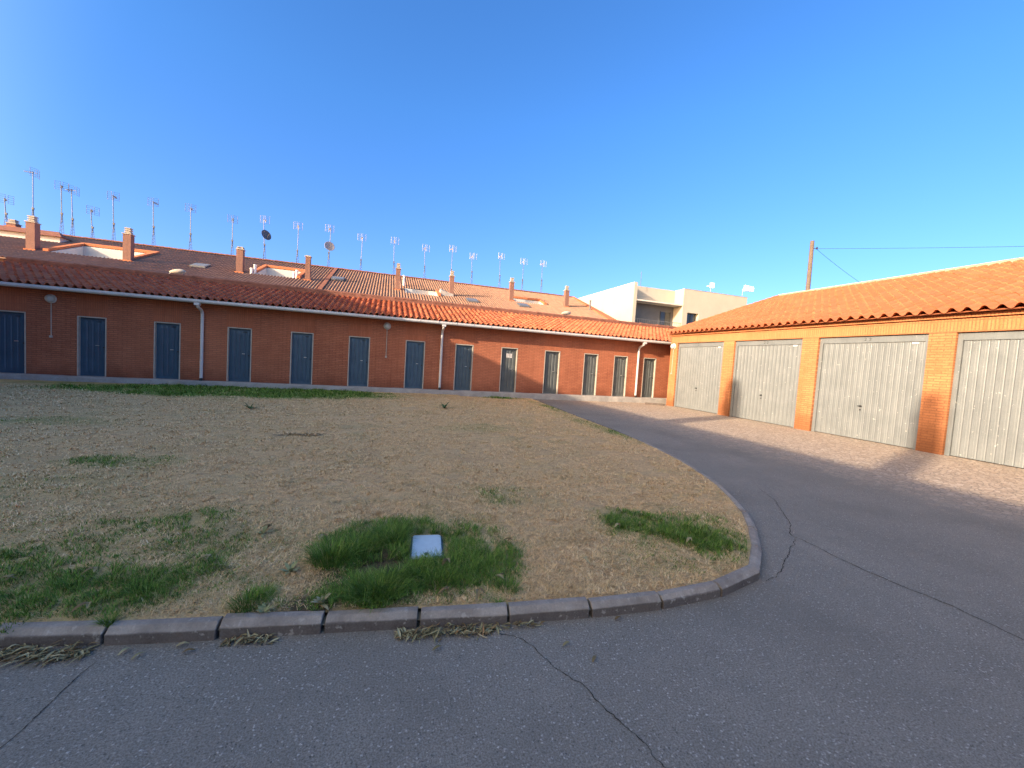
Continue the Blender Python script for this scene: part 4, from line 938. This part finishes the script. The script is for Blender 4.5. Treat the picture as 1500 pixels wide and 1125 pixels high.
weed(-.60, 2.50, .09, 8, 'pale spiky weed right behind the front kerb', M['weed'])
weed(-.87, 3.55, .12, 9, 'grey green weed standing alone on the dry lawn', M['weed'])
weed(-.30, 2.52, .10, 10, 'dry brown weed on bare soil behind the kerb joint', M['straw'])
weed(.52, 2.78, .07, 7, 'small yellow weed just below the access cover', plain('yellow_weed', (.42, .36, .12), .8, .2, var=.3, scale=20))
weed(-3.0, 10.8, .35, 12, 'dark weed far back near the green strip', M['weedg'], .02)
weed(1.7, 11.6, .38, 12, 'dark sprawling weed in the far middle of the dry lawn', M['weedg'], .02)

# ------------------------------------------------------------------ light, sky, camera
world = bpy.data.worlds.new("World"); scene.world = world; world.use_nodes = True
wn = world.node_tree; sky = wn.nodes.new('ShaderNodeTexSky'); sky.sky_type = 'NISHITA'; sky.sun_disc = False
sun_el = E; sky.sun_elevation = sun_el; sky.sun_rotation = math.atan2(-math.cos(A), -math.sin(A)); sky.altitude = 700
sky.air_density = 1.0; sky.dust_density = 1.3; sky.ozone_density = 2.2
hs_ = wn.nodes.new('ShaderNodeHueSaturation'); hs_.inputs['Saturation'].default_value = 1.12; wn.links.new(sky.outputs[0], hs_.inputs['Color'])
# the sky is whiter round the sun (behind the camera) and deeper blue away from it
tc_ = wn.nodes.new('ShaderNodeTexCoord'); dp_ = wn.nodes.new('ShaderNodeVectorMath'); dp_.operation = 'DOT_PRODUCT'; wn.links.new(tc_.outputs['Generated'], dp_.inputs[0])
dp_.inputs[1].default_value = (-math.cos(A)*math.cos(E), -math.sin(A)*math.cos(E), math.sin(E))
mr_ = wn.nodes.new('ShaderNodeMapRange'); mr_.interpolation_type = 'SMOOTHSTEP'; mr_.inputs['From Min'].default_value = .22; mr_.inputs['From Max'].default_value = .9; wn.links.new(dp_.outputs['Value'], mr_.inputs['Value'])
sz_ = wn.nodes.new('ShaderNodeSeparateXYZ'); wn.links.new(tc_.outputs['Generated'], sz_.inputs[0])
me_ = wn.nodes.new('ShaderNodeMapRange'); me_.inputs['From Min'].default_value = 0.; me_.inputs['From Max'].default_value = .5; wn.links.new(sz_.outputs[2], me_.inputs['Value'])
def wmix(mode, f, a, b):
    n = wn.nodes.new('ShaderNodeMix'); n.data_type = 'RGBA'; n.blend_type = mode
    for sock, v in ((n.inputs['Factor'], f), (n.inputs[6], a), (n.inputs[7], b)):
        if isinstance(v, tuple): sock.default_value = (*v, 1)
        elif isinstance(v, float): sock.default_value = v
        else: wn.links.new(v, sock)
    return n
el_ = wmix('MIX', me_.outputs[0], (.36, .385, .64), (.37, .585, .80))
tn0 = wmix('MIX', mr_.outputs[0], el_.outputs[2], (2.6, 1.75, 1.0))
tn = wn.nodes.new('ShaderNodeMix'); tn.data_type = 'RGBA'; tn.blend_type = 'MULTIPLY'; tn.inputs['Factor'].default_value = 1.; wn.links.new(tn0.outputs[2], tn.inputs[7])
wn.links.new(hs_.outputs[0], tn.inputs[6]); wn.links.new(tn.outputs[2], wn.nodes['Background'].inputs['Color']); wn.nodes['Background'].inputs['Strength'].default_value = .12
sl = bpy.data.lights.new('sun', 'SUN'); sl.energy = 2.4; sl.angle = R(.55); sl.color = (1., .82, .60)
so = bpy.data.objects.new('sun', sl); COL.objects.link(so)
from mathutils import Vector, Matrix
dv = Vector((math.cos(A)*math.cos(E), math.sin(A)*math.cos(E), -math.sin(E))); so.rotation_euler = dv.to_track_quat('-Z', 'Y').to_euler(); so.location = (-30, -10, 30)
cam = bpy.data.cameras.new('camera'); co = bpy.data.objects.new('camera', cam); COL.objects.link(co); scene.camera = co
cam.sensor_width = 36; cam.lens = 13.986; cam.clip_start = .05; cam.clip_end = 2000
fw = Vector((0.30555417, 0.95063419, -0.0541414)); rt = Vector((0.95121664, -0.30220279, 0.06213192)); upv = Vector((-0.04270305, 0.07048487, 0.99659838))
co.matrix_world = Matrix(((rt.x, upv.x, -fw.x, 0), (rt.y, upv.y, -fw.y, 0), (rt.z, upv.z, -fw.z, 1.6), (0, 0, 0, 1)))
vs_ = scene.view_settings; vs_.view_transform = 'Standard'; vs_.look = 'None'; vs_.exposure = 1.95; vs_.gamma = 1
